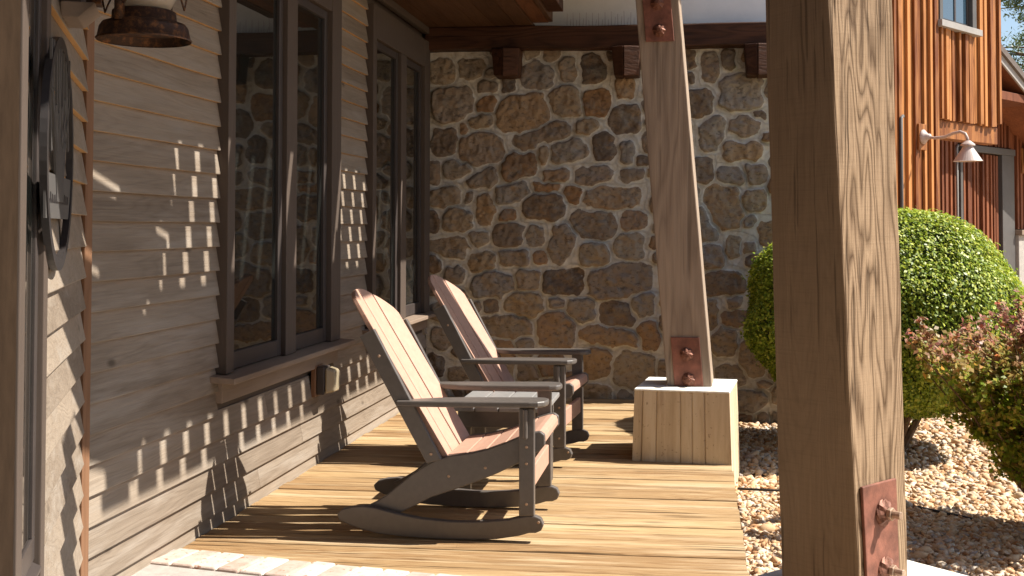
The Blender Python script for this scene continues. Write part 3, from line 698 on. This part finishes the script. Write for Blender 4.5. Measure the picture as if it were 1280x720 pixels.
def make_chair(label):
    c = thing('rocking_chair', (0, 0, 0), label, 'rocking chair', 'rocking chairs on the deck', local=True)
    for sg in (-1, 1):
        def P(u, v, w): return (u, sg*w, v)
        b = MB(); b.prism(ROCK, P, HW-.038, HW); b.build('rocker', M['poly'], c, bevel=.005)
        b = MB(); b.prism(RAIL, P, HW-.072, HW-.040); b.build('seat_rail', M['poly'], c, bevel=.005)
        b = MB(); b.prism([(.251,.106),(.317,.109),(.317,.563),(.251,.563)], P, HW-.036, HW-.001); b.build('leg', M['poly'], c, bevel=.005)
        b = MB(); b.prism([(-.150,.318),(-.085,.335),(-.385,.891),(-.449,.857)], P, HW-.0385, HW-.008); b.build('back_post', M['poly'], c, bevel=.004)
        b = MB(); b.prism([(.272,.435),(.290,.435),(.290,.5625),(.272,.5625)], P, HW-.0005, HW+.026); b.build('arm_bracket', M['poly'], c, bevel=.006)
        for (u, v, yy) in ((.284, .16, HW), (.284, .33, HW), (.284, .40, HW), (.10, .30, HW-.04), (-.06, .26, HW-.04), (-.13, .36, HW-.007), (-.36, .775, HW-.007), (.335, .085, HW)):
            b = MB(); b.lathe([(.0065, -.002), (.0065, .0015), (.004, .003)], (u, sg*yy, v), ax=(0, sg, 0), n=10); b.build('screw', M['boltend'], c)
        arm = [(-.282, HW-.035), (-.282, HW+.012), (-.18, HW+.018), (.0, HW+.024), (.30, HW+.028), (.335, HW+.022), (.362, HW+.0), (.372, HW-.04), (.370, HW-.085), (.355, HW-.112), (.32, HW-.122), (.0, HW-.116), (-.12, HW-.100), (-.19, HW-.07)]
        b = MB(); b.prism([(u, v) for u, v in arm], lambda u, v, w: (u, sg*v, w + u*.012), .564, .590); b.build('armrest', M['poly'], c, bevel=.008, seg=3)
    # back: four slats on a shallow curve
    B_ = Vector((-.062, 0, .345)); e = Vector((-.518, 0, .855)); nf = Vector((.855, 0, .518)); Rr = .76; sag = Rr*(1-cos(R(20)))
    for k, a in enumerate((-15, -5, 5, 15)):
        b = MB(); rows = []; n = 7
        def pt(s, j, th):
            taper = .97 + .03*min(1, max(0, s/.8)); half = .0615*taper
            u = -half + 2*half*j
            ang = R(a)*taper; ctr = Vector((0, Rr*sin(R(a))*taper, 0)); dn = Rr*(1-cos(R(a))) - sag
            p = B_ + e*s + ctr + nf*dn + Vector((0, cos(ang), 0))*u + nf*(sin(ang)*u) + nf*th
            return tuple(p)
        def top(j):
            u = Rr*sin(R(a)) + (-.0615 + .123*j); s = .853 - 2.45*u*u
            if abs(a) == 15:
                jj = j if a > 0 else 1-j; s -= .012*max(0, (jj-.8)/.2)**2
            return s
        rings = []
        for j in np.linspace(0.0, 1.0, n):
            t_ = top(j); rings.append([pt(-.05, j, -.022), pt(t_, j, -.022), pt(t_, j, 0), pt(-.05, j, 0)])
        b.loft(rings); b.build('back_slat', M['polytan'], c, bevel=.004)
    for sA in (.10, .47):   # cross rails behind the slats
        q = [B_ + e*(sA + a_) + nf*n_ for a_, n_ in ((0, -.092), (.06, -.092), (.06, -.072), (0, -.072))]
        b = MB(); b.prism([(p.x, p.z) for p in q], lambda u, v, w: (u, w, v), -HW+.106, HW-.106); b.build('back_rail', M['poly'], c, bevel=.003)
    # seat slats along the rail
    path = [Vector((-.075,.345)), Vector((-.03,.351)), Vector((.035,.359)), Vector((.105,.376)), Vector((.186,.406)), Vector((.247,.433)), Vector((.307,.453)), Vector((.335,.457)), Vector((.354,.445)), Vector((.356,.405))]
    L = [0]
    for p, q in zip(path, path[1:]): L.append(L[-1] + (q-p).length)
    def along(s):
        for k in range(len(L)-1):
            if s <= L[k+1] or k == len(L)-2:
                t_ = (s-L[k])/(L[k+1]-L[k]); return path[k].lerp(path[k+1], t_)
    cuts = [0, .088, .176, .264, .352, L[-1]]
    for a0, a1 in zip(cuts, cuts[1:]):
        m = 6 if a1-a0 > .09 else 3; up, dn = [], []
        for k in range(m+1):
            s = a0+.003 + (a1-a0-.006)*k/m; p = along(s); d = (along(min(s+.004, L[-1])) - along(max(s-.004, 0))).normalized(); nn = Vector((-d.y, d.x))
            up.append(tuple(p - nn*.001)); dn.append(tuple(p - nn*.021))
        b = MB(); b.prism(up + dn[::-1], lambda u, v, w: (u, w, v), -HW+.074, HW-.074); b.build('seat_slat', M['polytan'], c, bevel=.003)
    b = MB(); b.box(.284, .3065, -HW+.0395, HW-.0395, .215, .306); b.build('stretcher', M['polytan'], c, bevel=.004)
    b = MB(); b.box(-.30, -.27, -HW+.074, HW-.074, .12, .19); b.build('stretcher', M['poly'], c, bevel=.004)
    return c
ch1 = make_chair('nearer tan and grey rocking chair, in front of the small side table')
ch2 = copy_tree(ch1); ch2['label'] = 'farther tan and grey rocking chair, behind the side table and close to the stone wall'
ch1.location = (-1.0, 4.89+HW, .003); ch2.location = (-1.020, 6.45+HW, .003); ch2.rotation_euler = (0, 0, R(-4.2))

tb = thing('side_table', (-.97, 5.92, 0), 'low grey slatted side table standing between the two rocking chairs', 'table')
x0, x1, y0, y1 = -1.205, -.725, 5.64, 6.19
for k in range(4):
    w = (x1-x0)/4; b = MB(); b.box(x0+k*w+.003, x0+(k+1)*w-.003, y0, y1, .428, .452); b.build('top_slat', M['polygrey'], tb, bevel=.004)
for sx in (x0+.03, x1-.09):
    for sy in (y0+.06, y1-.095): b = MB(); b.box(sx, sx+.06, sy, sy+.035, .002, .342); b.build('leg', M['poly'], tb, bevel=.004)
b = MB(); b.box(x0+.03, x1-.03, y0+.035, y0+.058, .345, .427); b.build('apron', M['poly'], tb, bevel=.003)
b = MB(); b.box(x0+.03, x1-.03, y1-.058, y1-.035, .345, .427); b.build('apron', M['poly'], tb, bevel=.003)
b = MB(); b.box(x0+.06, x0+.083, y0+.06, y1-.06, .345, .427); b.build('apron', M['poly'], tb, bevel=.003)
b = MB(); b.box(x1-.083, x1-.06, y0+.06, y1-.06, .345, .427); b.build('apron', M['poly'], tb, bevel=.003)

# ------------------------------------------------------------------ things on the walls
ln = thing('hanging_lantern', (-1.546, 3.1, 1.87), 'rusty iron lantern with a milky glass globe hanging at the upper left', 'lantern')
lc = (-1.546, 3.1, 0); z0 = 1.862
b = MB(); b.lathe([(.128, z0-.004), (.130, z0), (.126, z0+.002), (.120, z0+.032), (.112, z0+.044), (.088, z0+.052), (.086, z0+.078), (.080, z0+.081), (.076, z0+.076), (.080, z0+.046), (.108, z0+.036), (.116, z0+.028), (.122, z0+.0)], lc, n=40, cap=False)
b.lathe([(.117, z0+.022), (.001, z0+.024)], lc, n=40, cap=False)
b.build('base', M['lantern'], ln, smooth=True)
b = MB(); b.lathe([(.066, z0+.08), (.082, z0+.11), (.098, z0+.15), (.104, z0+.19), (.098, z0+.23), (.078, z0+.27), (.060, z0+.29)], lc, n=32); b.build('globe', M['globe'], ln, smooth=True)
b = MB(); b.lathe([(.070, z0+.285), (.095, z0+.30), (.09, z0+.315), (.06, z0+.35), (.055, z0+.38), (.03, z0+.40), (.0, z0+.405)], lc, n=32); b.build('hood', M['lantern'], ln, smooth=True)
for a in (-1.72, 1.42): 
    b = MB(); x_, y_ = lc[0] + .112*cos(a), lc[1] + .112*sin(a); b.tube([(x_, y_, z0+.038), (x_, y_, z0+.30), (lc[0]+.07*cos(a), lc[1]+.07*sin(a), z0+.335)], .0135, 12); b.build('side_tube', M['lantern'], ln, smooth=True)
for s_ in (0, 1, 2, 3):
    a0 = -pi/2 + s_*pi/2; pts = [(lc[0] + (.088+.030*sin(pi*q))*cos(a0 + 1.0*(q-.5)*2), lc[1] + (.088+.030*sin(pi*q))*sin(a0 + 1.0*(q-.5)*2), z0+.08 + .2*abs(2*q-1)) for q in np.linspace(0, 1, 15)]
    b = MB(); b.tube(pts, .0028, 6); b.build('guard_wire', M['lantern'], ln)
b = MB(); b.tube([(lc[0]+.1*cos(a), lc[1]+.03*sin(a)*0, z0+.30+.16*sin(a)) for a in np.linspace(0, pi, 13)], .004, 6); b.build('bail', M['lantern'], ln)

br = thing('lantern_bracket', (-1.79, 3.1, 2.0), 'pale wooden mounting block with a dark iron arm carrying the lantern', 'bracket')
b = MB(); b.fbox(Fe, .70, .86, 1.97, 2.5, .024, .075); b.build('block', M['casing'], br, bevel=.004)
b = MB(); b.hexa([Fe(.68, 1.925, .024), Fe(.88, 1.925, .024), Fe(.88, 1.925, .07), Fe(.68, 1.925, .07), Fe(.67, 1.968, .024), Fe(.89, 1.968, .024), Fe(.89, 1.968, .115), Fe(.67, 1.968, .115)]); b.build('ledge', M['sillwood'], br, bevel=.003)
pm = Fe(.80, 2.08, .075); b = MB(); b.tube([pm, (pm[0]+.06, pm[1]+.02, 2.075), (pm[0]+.08, pm[1]+.02, 2.2), (-1.66, 3.1, 2.36), (-1.546, 3.1, 2.36), (-1.546, 3.1, 2.327)], .011, 10); b.build('arm', M['lantern'], br, smooth=True)
b = MB(); b.fbox(Fe, .60, .67, 2.005, 2.04, .045, .115); b.fbox(Fe, .63, .66, 2.041, 2.3, .05, .11); b.build('iron_strap', M['lantern'], br, bevel=.003)

sg = thing('round_sign', (-1.79, 3.05, 1.53), 'round black metal cut-out tree sign hung on the clapboards beside the lantern', 'sign')
tc, hc, rr = 1.0, 1.53, .315
def Fs(t, h, o): return Fe(tc + t, hc + h, .026 + o)
b = MB(); n = 56
b.loft([[Fs(r_*cos(2*pi*k/n), r_*sin(2*pi*k/n), o) for r_, o in ((rr, 0), (rr, .018), (rr-.03, .018), (rr-.03, 0))] for k in range(n)] + [[Fs(r_, 0, o) for r_, o in ((rr, 0), (rr, .018), (rr-.03, .018), (rr-.03, 0))]], cap=False)
b.build('ring', M['blackmetal'], sg)
b = MB()
def sbar(pts, w=.010):
    for (a0, c0), (a1, c1) in zip(pts, pts[1:]):
        d = Vector((a1-a0, c1-c0)).normalized(); p = Vector((-d.y, d.x))*w/2
        b.hexa([Fs(a0-p.x, c0-p.y, .010), Fs(a1-p.x, c1-p.y, .010), Fs(a1-p.x, c1-p.y, .016), Fs(a0-p.x, c0-p.y, .016), Fs(a0+p.x, c0+p.y, .010), Fs(a1+p.x, c1+p.y, .010), Fs(a1+p.x, c1+p.y, .016), Fs(a0+p.x, c0+p.y, .016)])
for k in range(9):   # branching trunk and limbs
    a = -.16 + .04*k; sbar([(a*.4, -.13), (a*.7, .02), (a*1.3 + .02*sin(k*2), .16), (a*1.35, .29*cos(a*1.5))], .018 - .001*abs(k-4))
for k in range(7): a = -.2 + .066*k; sbar([(a, .02 + .03*sin(k*3)), (a + .05, .14 + .03*cos(k))], .02)
b.build('cutout_tree', M['greytrim'], sg)
b = MB(); hh = .055; b.hexa([Fs(-.29, -.175, .008), Fs(.29, -.175, .008), Fs(.29, -.175, .014), Fs(-.29, -.175, .014), Fs(-.30, -.06, .008), Fs(.30, -.06, .008), Fs(.30, -.06, .014), Fs(-.30, -.06, .014)])
bandp = b.build('band', M['greytrim'], sg)
b = MB()
for k in range(11):
    a = -.20 + .04*k; w_ = random.uniform(.008, .012); z_ = -.145 + random.uniform(-.004, .004)
    for dz in (.015,):
        b.hexa([Fs(a-w_, z_+dz, .0142), Fs(a+w_, z_+dz, .0142), Fs(a+w_, z_+dz, .0155), Fs(a-w_, z_+dz, .0155), Fs(a-w_*.7, z_+dz+.02, .0142), Fs(a+w_*.8, z_+dz+.02, .0142), Fs(a+w_*.8, z_+dz+.02, .0155), Fs(a-w_*.7, z_+dz+.02, .0155)])
b.hexa([Fs(-.22, -.135, .0141), Fs(.22, -.135, .0141), Fs(.22, -.135, .0145), Fs(-.22, -.135, .0145), Fs(-.22, -.125, .0141), Fs(.22, -.125, .0141), Fs(.22, -.125, .0145), Fs(-.22, -.125, .0145)])
mk = b.build('punched_marks', M['blackmetal'], bandp)

fl = thing('step_light', (-2.11, 6.46, .48), 'small square wall light with an amber lens low on the clapboards under the window', 'wall light')
b = MB(); b.box(-2.130, -2.105, 6.27, 6.40, .39, .565); b.build('mounting_plate', M['corner'], fl, bevel=.003)
b = MB(); b.hexa([(-2.104, 6.285, .40), (-2.06, 6.285, .40), (-2.06, 6.40, .40), (-2.104, 6.40, .40), (-2.104, 6.285, .556), (-2.06, 6.285, .556), (-2.06, 6.40, .556), (-2.104, 6.40, .556)]); b.build('housing', M['sashpaint'], fl, bevel=.006)
b = MB(); b.hexa([(-2.059, 6.295, .405), (-2.005, 6.31, .415), (-2.005, 6.40, .415), (-2.059, 6.41, .405), (-2.059, 6.295, .55), (-2.005, 6.31, .535), (-2.005, 6.40, .535), (-2.059, 6.41, .55)]); b.build('lens', M['lens'], fl, bevel=.012, seg=3)

# ------------------------------------------------------------------ shrubs
def leaf_mesh(name, P, Nn, size, mat, parent, aspect=1.7, jit=.7):
    """P centres, Nn outward directions, size per leaf -> one kinked leaf (2 quads) each"""
    n = len(P); d = Nn + rng.normal(0, jit, (n, 3)); d /= np.linalg.norm(d, axis=1)[:, None]
    a = np.cross(d, rng.normal(0, 1, (n, 3))); a /= np.linalg.norm(a, axis=1)[:, None]; c = np.cross(d, a)
    L = size[:, None]*aspect; W = size[:, None]
    mid0, mid1 = P - a*L*.5, P + a*L*.5
    s1 = P + c*W*.5 + d*W*.14; s2 = P - c*W*.5 + d*W*.14
    V = np.stack([mid0, s1, mid1, s2], 1).reshape(-1, 3)
    Fc = np.arange(n*4).reshape(n, 4)
    return np_mesh(name, V, Fc, mat, parent)
def crown_dir(n):
    v = rng.normal(0, 1, (n, 3)); return v/np.linalg.norm(v, axis=1)[:, None]
BC = np.array([1.24, 8.02, .66]); BR = np.array([.955, .86, .83])
bush = thing('boxwood_shrub', (BC[0], BC[1], GZ), 'big clipped green boxwood shrub rounded like a ball, behind the red tipped shrub', 'shrub')
BW = rng.normal(0, 1, (14, 3)); BW = BW/np.linalg.norm(BW, axis=1)[:, None]*rng.uniform(4, 13, (14, 1)); BPh = rng.uniform(0, 6.28, 14)
def bumpy(d):
    return 1 + .011*np.sin(d @ BW.T + BPh).sum(1)
def box_r(d):   # narrower towards the ground
    k = np.clip(-d[:, 2], 0, 1); return (1 - .30*k**1.3)*bumpy(d)
n = 100000; d = crown_dir(n); depth = 1 - np.abs(rng.normal(0, .04, n)) - .02*rng.random(n)
sp = rng.random(n) < .06; depth[sp] += rng.uniform(0, .045, sp.sum())
P = BC + d*BR*(box_r(d)*depth)[:, None]; ok = P[:, 2] > GZ + .17 + .10*rng.random(n); P, d = P[ok], d[ok]
leaf_mesh('foliage', P, d + np.array([.45, 0, .6]), rng.uniform(.011, .021, len(P)), M['boxleaf'], bush, 1.55, .55)
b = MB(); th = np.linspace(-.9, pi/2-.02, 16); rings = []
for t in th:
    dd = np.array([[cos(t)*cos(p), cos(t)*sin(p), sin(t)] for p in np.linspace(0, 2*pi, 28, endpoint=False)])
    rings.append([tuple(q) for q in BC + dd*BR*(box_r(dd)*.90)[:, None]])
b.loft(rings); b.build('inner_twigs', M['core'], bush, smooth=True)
b = MB()
for k in range(6): a = k*1.05; b.tube([(BC[0]+.1*cos(a), BC[1]+.1*sin(a), GZ-.02), (BC[0]+.3*cos(a), BC[1]+.3*sin(a), .2)], [.03, .02], 7)
b.build('stem', M['trunk'], bush)

RB = np.array([1.74, 5.85, GZ])
rb = thing('barberry_shrub', tuple(RB), 'loose red tipped shrub with thin branching stems at the right edge of the picture', 'shrub')
b = MB(); tips = []; LP, LN = [], []
for k in range(105):
    a = rng.uniform(0, 2*pi); spread = .80*rng.random()**.55; h = rng.uniform(.78, 1.08) - .22*spread**2
    top = RB + np.array([spread*cos(a)*.92, spread*sin(a)*.8, h]); mid = RB + np.array([spread*cos(a)*.30, spread*sin(a)*.30, h*.42])
    pts = []
    for t in np.linspace(0, 1, 8):
        p = (1-t)**2*(RB + np.array([.05*cos(a), .05*sin(a), 0])) + 2*t*(1-t)*mid + t*t*top; p = p + rng.normal(0, .008, 3); pts.append(p)
    b.tube([tuple(p) for p in pts], [.0105*(1-.75*t) for t in np.linspace(0, 1, 8)], 5)
    for q in range(9):   # side twigs
        j = rng.integers(3, 8); p0 = pts[j]; dv = rng.normal(0, 1, 3); dv[2] = abs(dv[2])*.8 + .2; dv /= np.linalg.norm(dv); L = rng.uniform(.08, .20)
        p1 = p0 + dv*L; b.tube([tuple(p0), tuple((p0+p1)/2 + rng.normal(0, .006, 3)), tuple(p1)], [.004, .003, .0015], 4)
        m = rng.integers(44, 62); t = rng.random(m)**.8
        LP.append(p0 + dv*L*t[:, None]*1.08 + rng.normal(0, .016, (m, 3))); LN.append(np.repeat([dv*.3 + np.array([.5, -.1, .7])], m, 0))
    m = 60; t = .36 + .62*rng.random(m); ix = t*7; i0 = np.minimum(ix.astype(int), 6); pa = np.array(pts)
    LP.append(pa[i0] + (pa[i0+1]-pa[i0])*(ix-i0)[:, None] + rng.normal(0, .022, (m, 3))); LN.append(np.repeat([[.5, -.1, .7]], m, 0))
b.build('stems', M['trunk'], rb)
LP = np.concatenate(LP); LN = np.concatenate(LN)
leaf_mesh('foliage', LP, LN, rng.uniform(.015, .027, len(LP)), M['redleaf'], rb, 1.5, .6)

hs = thing('drip_hose', (.5, 6.3, GZ), 'thin black irrigation hose lying on the gravel', 'hose')
b = MB(); b.tube([(.225, 6.62, GZ+.03), (.4, 6.58, GZ+.035), (.62, 6.56, GZ+.03), (1.0, 6.45, GZ+.03), (1.4, 6.1, GZ+.02)], .007, 6); b.build('tube', M['blackmetal'], hs, smooth=True)

# ------------------------------------------------------------------ cedar barn
BP = (2.779, 14.0); BU = (.6049, .7963); BN = (.7963, -.6049)
def Fb(t, h, o): return (BP[0] + BU[0]*t + BN[0]*o, BP[1] + BU[1]*t + BN[1]*o, h)
barn = thing('barn', (2.78, 14.0, GZ), 'tall barn of orange cedar boards and battens beyond the shrubs', 'barn')
def battens(bm, t0, t1, h0, h1, o, step=(.12, .23), w=(.045, .085), jag=0):
    t = t0 + .03
    bm_ = []
    tt = t0
    while tt < t1 - .01:
        e_ = min(t1, tt + random.uniform(*step)); j = random.uniform(-jag, jag)
        bm.fbox(Fb, tt+.002, e_-.002, h0+j, h1, o-.03+random.uniform(-.003, .003), o+.0)
        if e_ < t1 - .05:
            ww = random.uniform(*w); bm.fbox(Fb, e_-ww/2, e_+ww/2, h0+j-.005, h1, o+.0025, o+random.uniform(.026, .05))
        tt = e_
b = MB(); battens(b, -4.5, -.06, -.2, 7, 0); b.fbox(Fb, -.058, .035, -.2, 7, -.03, .045)
b.build('tower_siding', M['cedar'], barn)
b = MB(); battens(b, .037, .98+.12, 2.62, 3.70, 0, (.09, .17), jag=.006); battens(b, .037, 1.1, 5.32, 7, 0); battens(b, 1.104, 1.74, 2.62, 7, 0, (.08, .16), jag=.01); b.fbox(Fb, 1.742, 1.80, 2.66, 7, -.03, .04)
b.build('upper_siding', M['cedar'], barn)
b = MB(); b.fbox(Fb, -4.5, 1.79, 2.66, 7.0, -.2, -.032); b.fbox(Fb, -4.5, -.005, -.2, 2.659, -.2, -.032); b.fbox(Fb, 1.60, 1.79, 2.66, 7, -3.5, -.201); b.fbox(Fb, -.03, 1.599, 2.66, 2.70, -2.0, -.201)
b.build('wall_core', M['cedar_dark'], barn)
b = MB(); b.fbox(Fb, -.03, 0.0, -.2, 2.655, -1.28, -.033); b.fbox(Fb, -.05, .02, -.2, 2.3, -.15, -.034); b.build('recess_side', M['greytrim'], barn)
bw = MB()
bw.fbox(Fb, .07, .15, 3.78, 5.3, -.02, .05); bw.fbox(Fb, .95, 1.06, 3.78, 5.3, -.02, .05); bw.fbox(Fb, .1501, .9499, 5.2, 5.3, -.02, .05)
bwin = bw.build('window', M['greytrim'], barn, bevel=.004)
b = MB(); b.fbox(Fb, .02, 1.12, 3.70, 3.778, -.02, .10); b.build('sill', M['paletrim'], bwin, bevel=.004)
b = MB(); b.fbox(Fb, .151, .20, 3.779, 5.199, -.025, .0); b.fbox(Fb, .90, .949, 3.779, 5.199, -.025, .0); b.fbox(Fb, .201, .899, 3.779, 3.83, -.025, 0); b.fbox(Fb, .56, .60, 3.831, 5.199, -.025, -.002); b.build('sash', M['sashpaint'], bwin)
b = MB(); b.fbox(Fb, .19, .91, 3.82, 5.19, -.022, -.012); b.build('pane', M['blueglass'], bwin)
b = MB(); b.fbox(Fb, -.02, 1.80, 2.40, 2.612, -.20, -.02); b.build('lintel_beam', M['cedar'], barn, bevel=.006)

wing = thing('barn_wing', (6.0, 17, GZ), 'lower barn wing with dark red cedar walls, grey door frame and sloping gable roof', 'barn wing')
b = MB(); O1 = -1.3
battens(b, .2, 3.4, -.2, 3.3, O1, (.10, .17)); battens(b, 3.45, 4.78, -.2, 2.44, O1-.02, (.10, .16)); battens(b, 3.4, 5.25, 2.58, 3.3, O1, (.1, .17)); battens(b, 5.26, 9.5, 1.32, 3.2, O1, (.10, .18))
b.build('wing_siding', M['cedar_dark'], wing)
b = MB(); b.fbox(Fb, .2, 9.5, -.2, 3.3, O1-.3, O1-.07); b.build('wall_core', M['cedar_dark'], wing)
b = MB(); b.fbox(Fb, 3.38, 5.28, 2.46, 2.56, O1-.02, O1+.07); b.fbox(Fb, 4.80, 5.25, -.2, 2.459, O1-.02, O1+.06); b.fbox(Fb, 3.36, 3.44, -.2, 2.459, O1-.02, O1+.06)
b.build('door_frame', M['greytrim'], wing, bevel=.006)
b = MB(); b.fbox(Fb, 5.30, 9.4, -.2, 1.22, O1-.02, O1+.10); b.build('stone_plinth', M['mortar'], wing, bevel=.01)
b = MB(); b.fbox(Fb, 5.28, 9.4, 1.222, 1.30, O1-.02, O1+.16); b.build('plinth_cap', M['sillwood'], wing, bevel=.006)
def rake(t): return 3.84 - .42*(t-3.2)
def slab(t0, t1, d0, d1, o0, o1):
    return [Fb(t0, rake(t0)+d0, o0), Fb(t1, rake(t1)+d0, o0), Fb(t1, rake(t1)+d0, o1), Fb(t0, rake(t0)+d0, o1), Fb(t0, rake(t0)+d1, o0), Fb(t1, rake(t1)+d1, o0), Fb(t1, rake(t1)+d1, o1), Fb(t0, rake(t0)+d1, o1)]
b = MB(); b.hexa(slab(1.9, 7.5, -.16, -.045, -.6, -.57)); b.build('rake_board', M['paletrim'], wing, bevel=.004)
b = MB(); b.hexa(slab(1.9, 7.5, -.043, .05, -6, -.53)); b.build('wing_roof', M['shingle'], wing)
b = MB(); b.hexa(slab(1.9, 7.5, -.12, -.046, -6, -.601)); b.build('soffit', M['cedar_dark'], wing)
b = MB(); b.fbox(Fb, 1.9, 5.2, 3.16, 3.28, -1.25, -.62); b.build('cross_beam', M['cedar_dark'], wing, bevel=.005)
b = MB(); pts = [Fb(5.26, 3.28, O1), Fb(8.5, 3.28, O1), Fb(5.26, 2.9, O1)]
b = MB(); b.fbox(Fb, 1.9, 4.6, 3.3, 3.36, O1-.2, O1); b.build('wall_plate', M['cedar_dark'], wing)

wlmp = thing('wing_lantern', Fb(5.7, 2.35, O1), 'small bluish wall lantern at the far right edge on the dark barn wing', 'wall lantern')
b = MB(); b.fbox(Fb, 5.56, 5.76, 2.2, 2.6, O1+.035, O1+.06); b.build('back_plate', M['cedar'], wlmp, bevel=.004)
pc = Fb(5.66, 2.30, O1+.16); b = MB(); b.lathe([(.02, 0), (.07, .02), (.085, .2), (.03, .25)], pc, n=16); b.build('globe', M['blueglass'], wlmp, smooth=True)
b = MB(); b.lathe([(.1, .26), (.03, .32), (0.01, .36)], pc, n=16); b.tube([(pc[0], pc[1], 2.62), Fb(5.66, 2.5, O1+.06)], .015, 8); b.build('hood', M['blackmetal'], wlmp)

lm = thing('barn_light', Fb(-.41, 2.37, 0), 'pale pink gooseneck barn light with a conical shade on the orange cedar wall', 'barn light')
b = MB(); b.fbox(Fb, -.50, -.32, 2.22, 2.52, .034, .06); b.build('back_plate', M['cedar'], lm, bevel=.006)
b = MB(); pb = Fb(-.41, 2.37, .06); b.lathe([(.085, 0), (.085, .012), (.06, .035), (.035, .06), (.03, .09)], pb, ax=(BN[0], BN[1], 0), n=20); b.build('canopy', M['lampmetal'], lm, smooth=True)
b = MB(); b.tube([Fb(-.41, 2.37 + dz, o) for o, dz in ((.1, 0), (.2, -.02), (.32, -.015), (.42, .02), (.5, .035), (.56, .01), (.585, -.04), (.59, -.09))], .017, 10); b.build('gooseneck', M['lampmetal'], lm, smooth=True)
ps = Fb(-.41, 0, .59); b = MB(); b.lathe([(.028, 2.30), (.075, 2.262), (.08, 2.245), (.055, 2.24), (.06, 2.22), (.155, 2.075), (.160, 2.07), (.150, 2.07), (.05, 2.215), (.001, 2.22)], (ps[0], ps[1], 0), n=32, cap=False); b.build('shade', M['lampmetal'], lm, smooth=False)

for (t, o, z0_, z1_, r_, lab) in ((-.93, .06, -.2, 2.55, .022, 'grey vertical downpipe on the orange cedar wall just right of the nearest post'), (3.24, O1+.06, -.2, 2.5, .018, 'thin pale pipe running up the recessed barn wall left of the barn door')):
    dp = thing('downpipe', Fb(t, z0_, o), lab, 'downpipe'); b = MB(); p0, p1 = Fb(t, z0_, o), Fb(t, z1_, o)
    b.tube([p0, p1, Fb(t+.08, z1_+.03, o-.02)], r_, 10); b.build('pipe', M['paletrim'] if t > 0 else M['greytrim'], dp, smooth=True)

# ------------------------------------------------------------------ pines beyond the barn
def pine(x, y, h, n, label, lean=0):
    t = thing('pine_tree', (x, y, GZ), label, 'pine tree'); 
    b = MB(); b.tube([(x, y, GZ-.1), (x+lean*.5, y, h*.5), (x+lean, y, h)], [.24, .15, .03], 8)
    P, Nn = [], []
    k = 0
    for z in np.linspace(h*.28, h*.98, 30):
        for q in range(4):
            a = rng.uniform(0, 6.28); L = (h-z)*.26 + .5; L *= rng.uniform(.7, 1.15); ts = np.linspace(0, 1, 5)
            xs = x + lean*z/h; pts = [(xs + L*s*cos(a), y + L*s*sin(a), z + L*(.25*s - .15*s*s)) for s in ts]
            b.tube(pts, [.04*(1-.8*s) for s in ts], 5)
            for cl in range(5):
                s = rng.uniform(.35, 1.02); c = np.array([xs + L*s*cos(a), y + L*s*sin(a), z + L*(.25*s-.15*s*s)]) + rng.normal(0, .12, 3)
                m = 46; v = rng.normal(0, .14, (m, 3)); P.append(c + v); Nn.append(v/.14 + np.array([0, 0, .4]))
    b.build('trunk', M['trunk'], t, smooth=True)
    P = np.concatenate(P); Nn = np.concatenate(Nn); Nn /= np.linalg.norm(Nn, axis=1)[:, None]
    leaf_mesh('crown', P, Nn, rng.uniform(.03, .06, len(P)), M['needle'], t, 3.4, .8)
pine(9.9, 35, 12.5, 0, 'tall pine tree against the sky above the barn wing roof', .3)
pine(15.5, 44, 13.5, 0, 'farther pine tree standing behind the barn wing, mostly outside the picture', -.2)
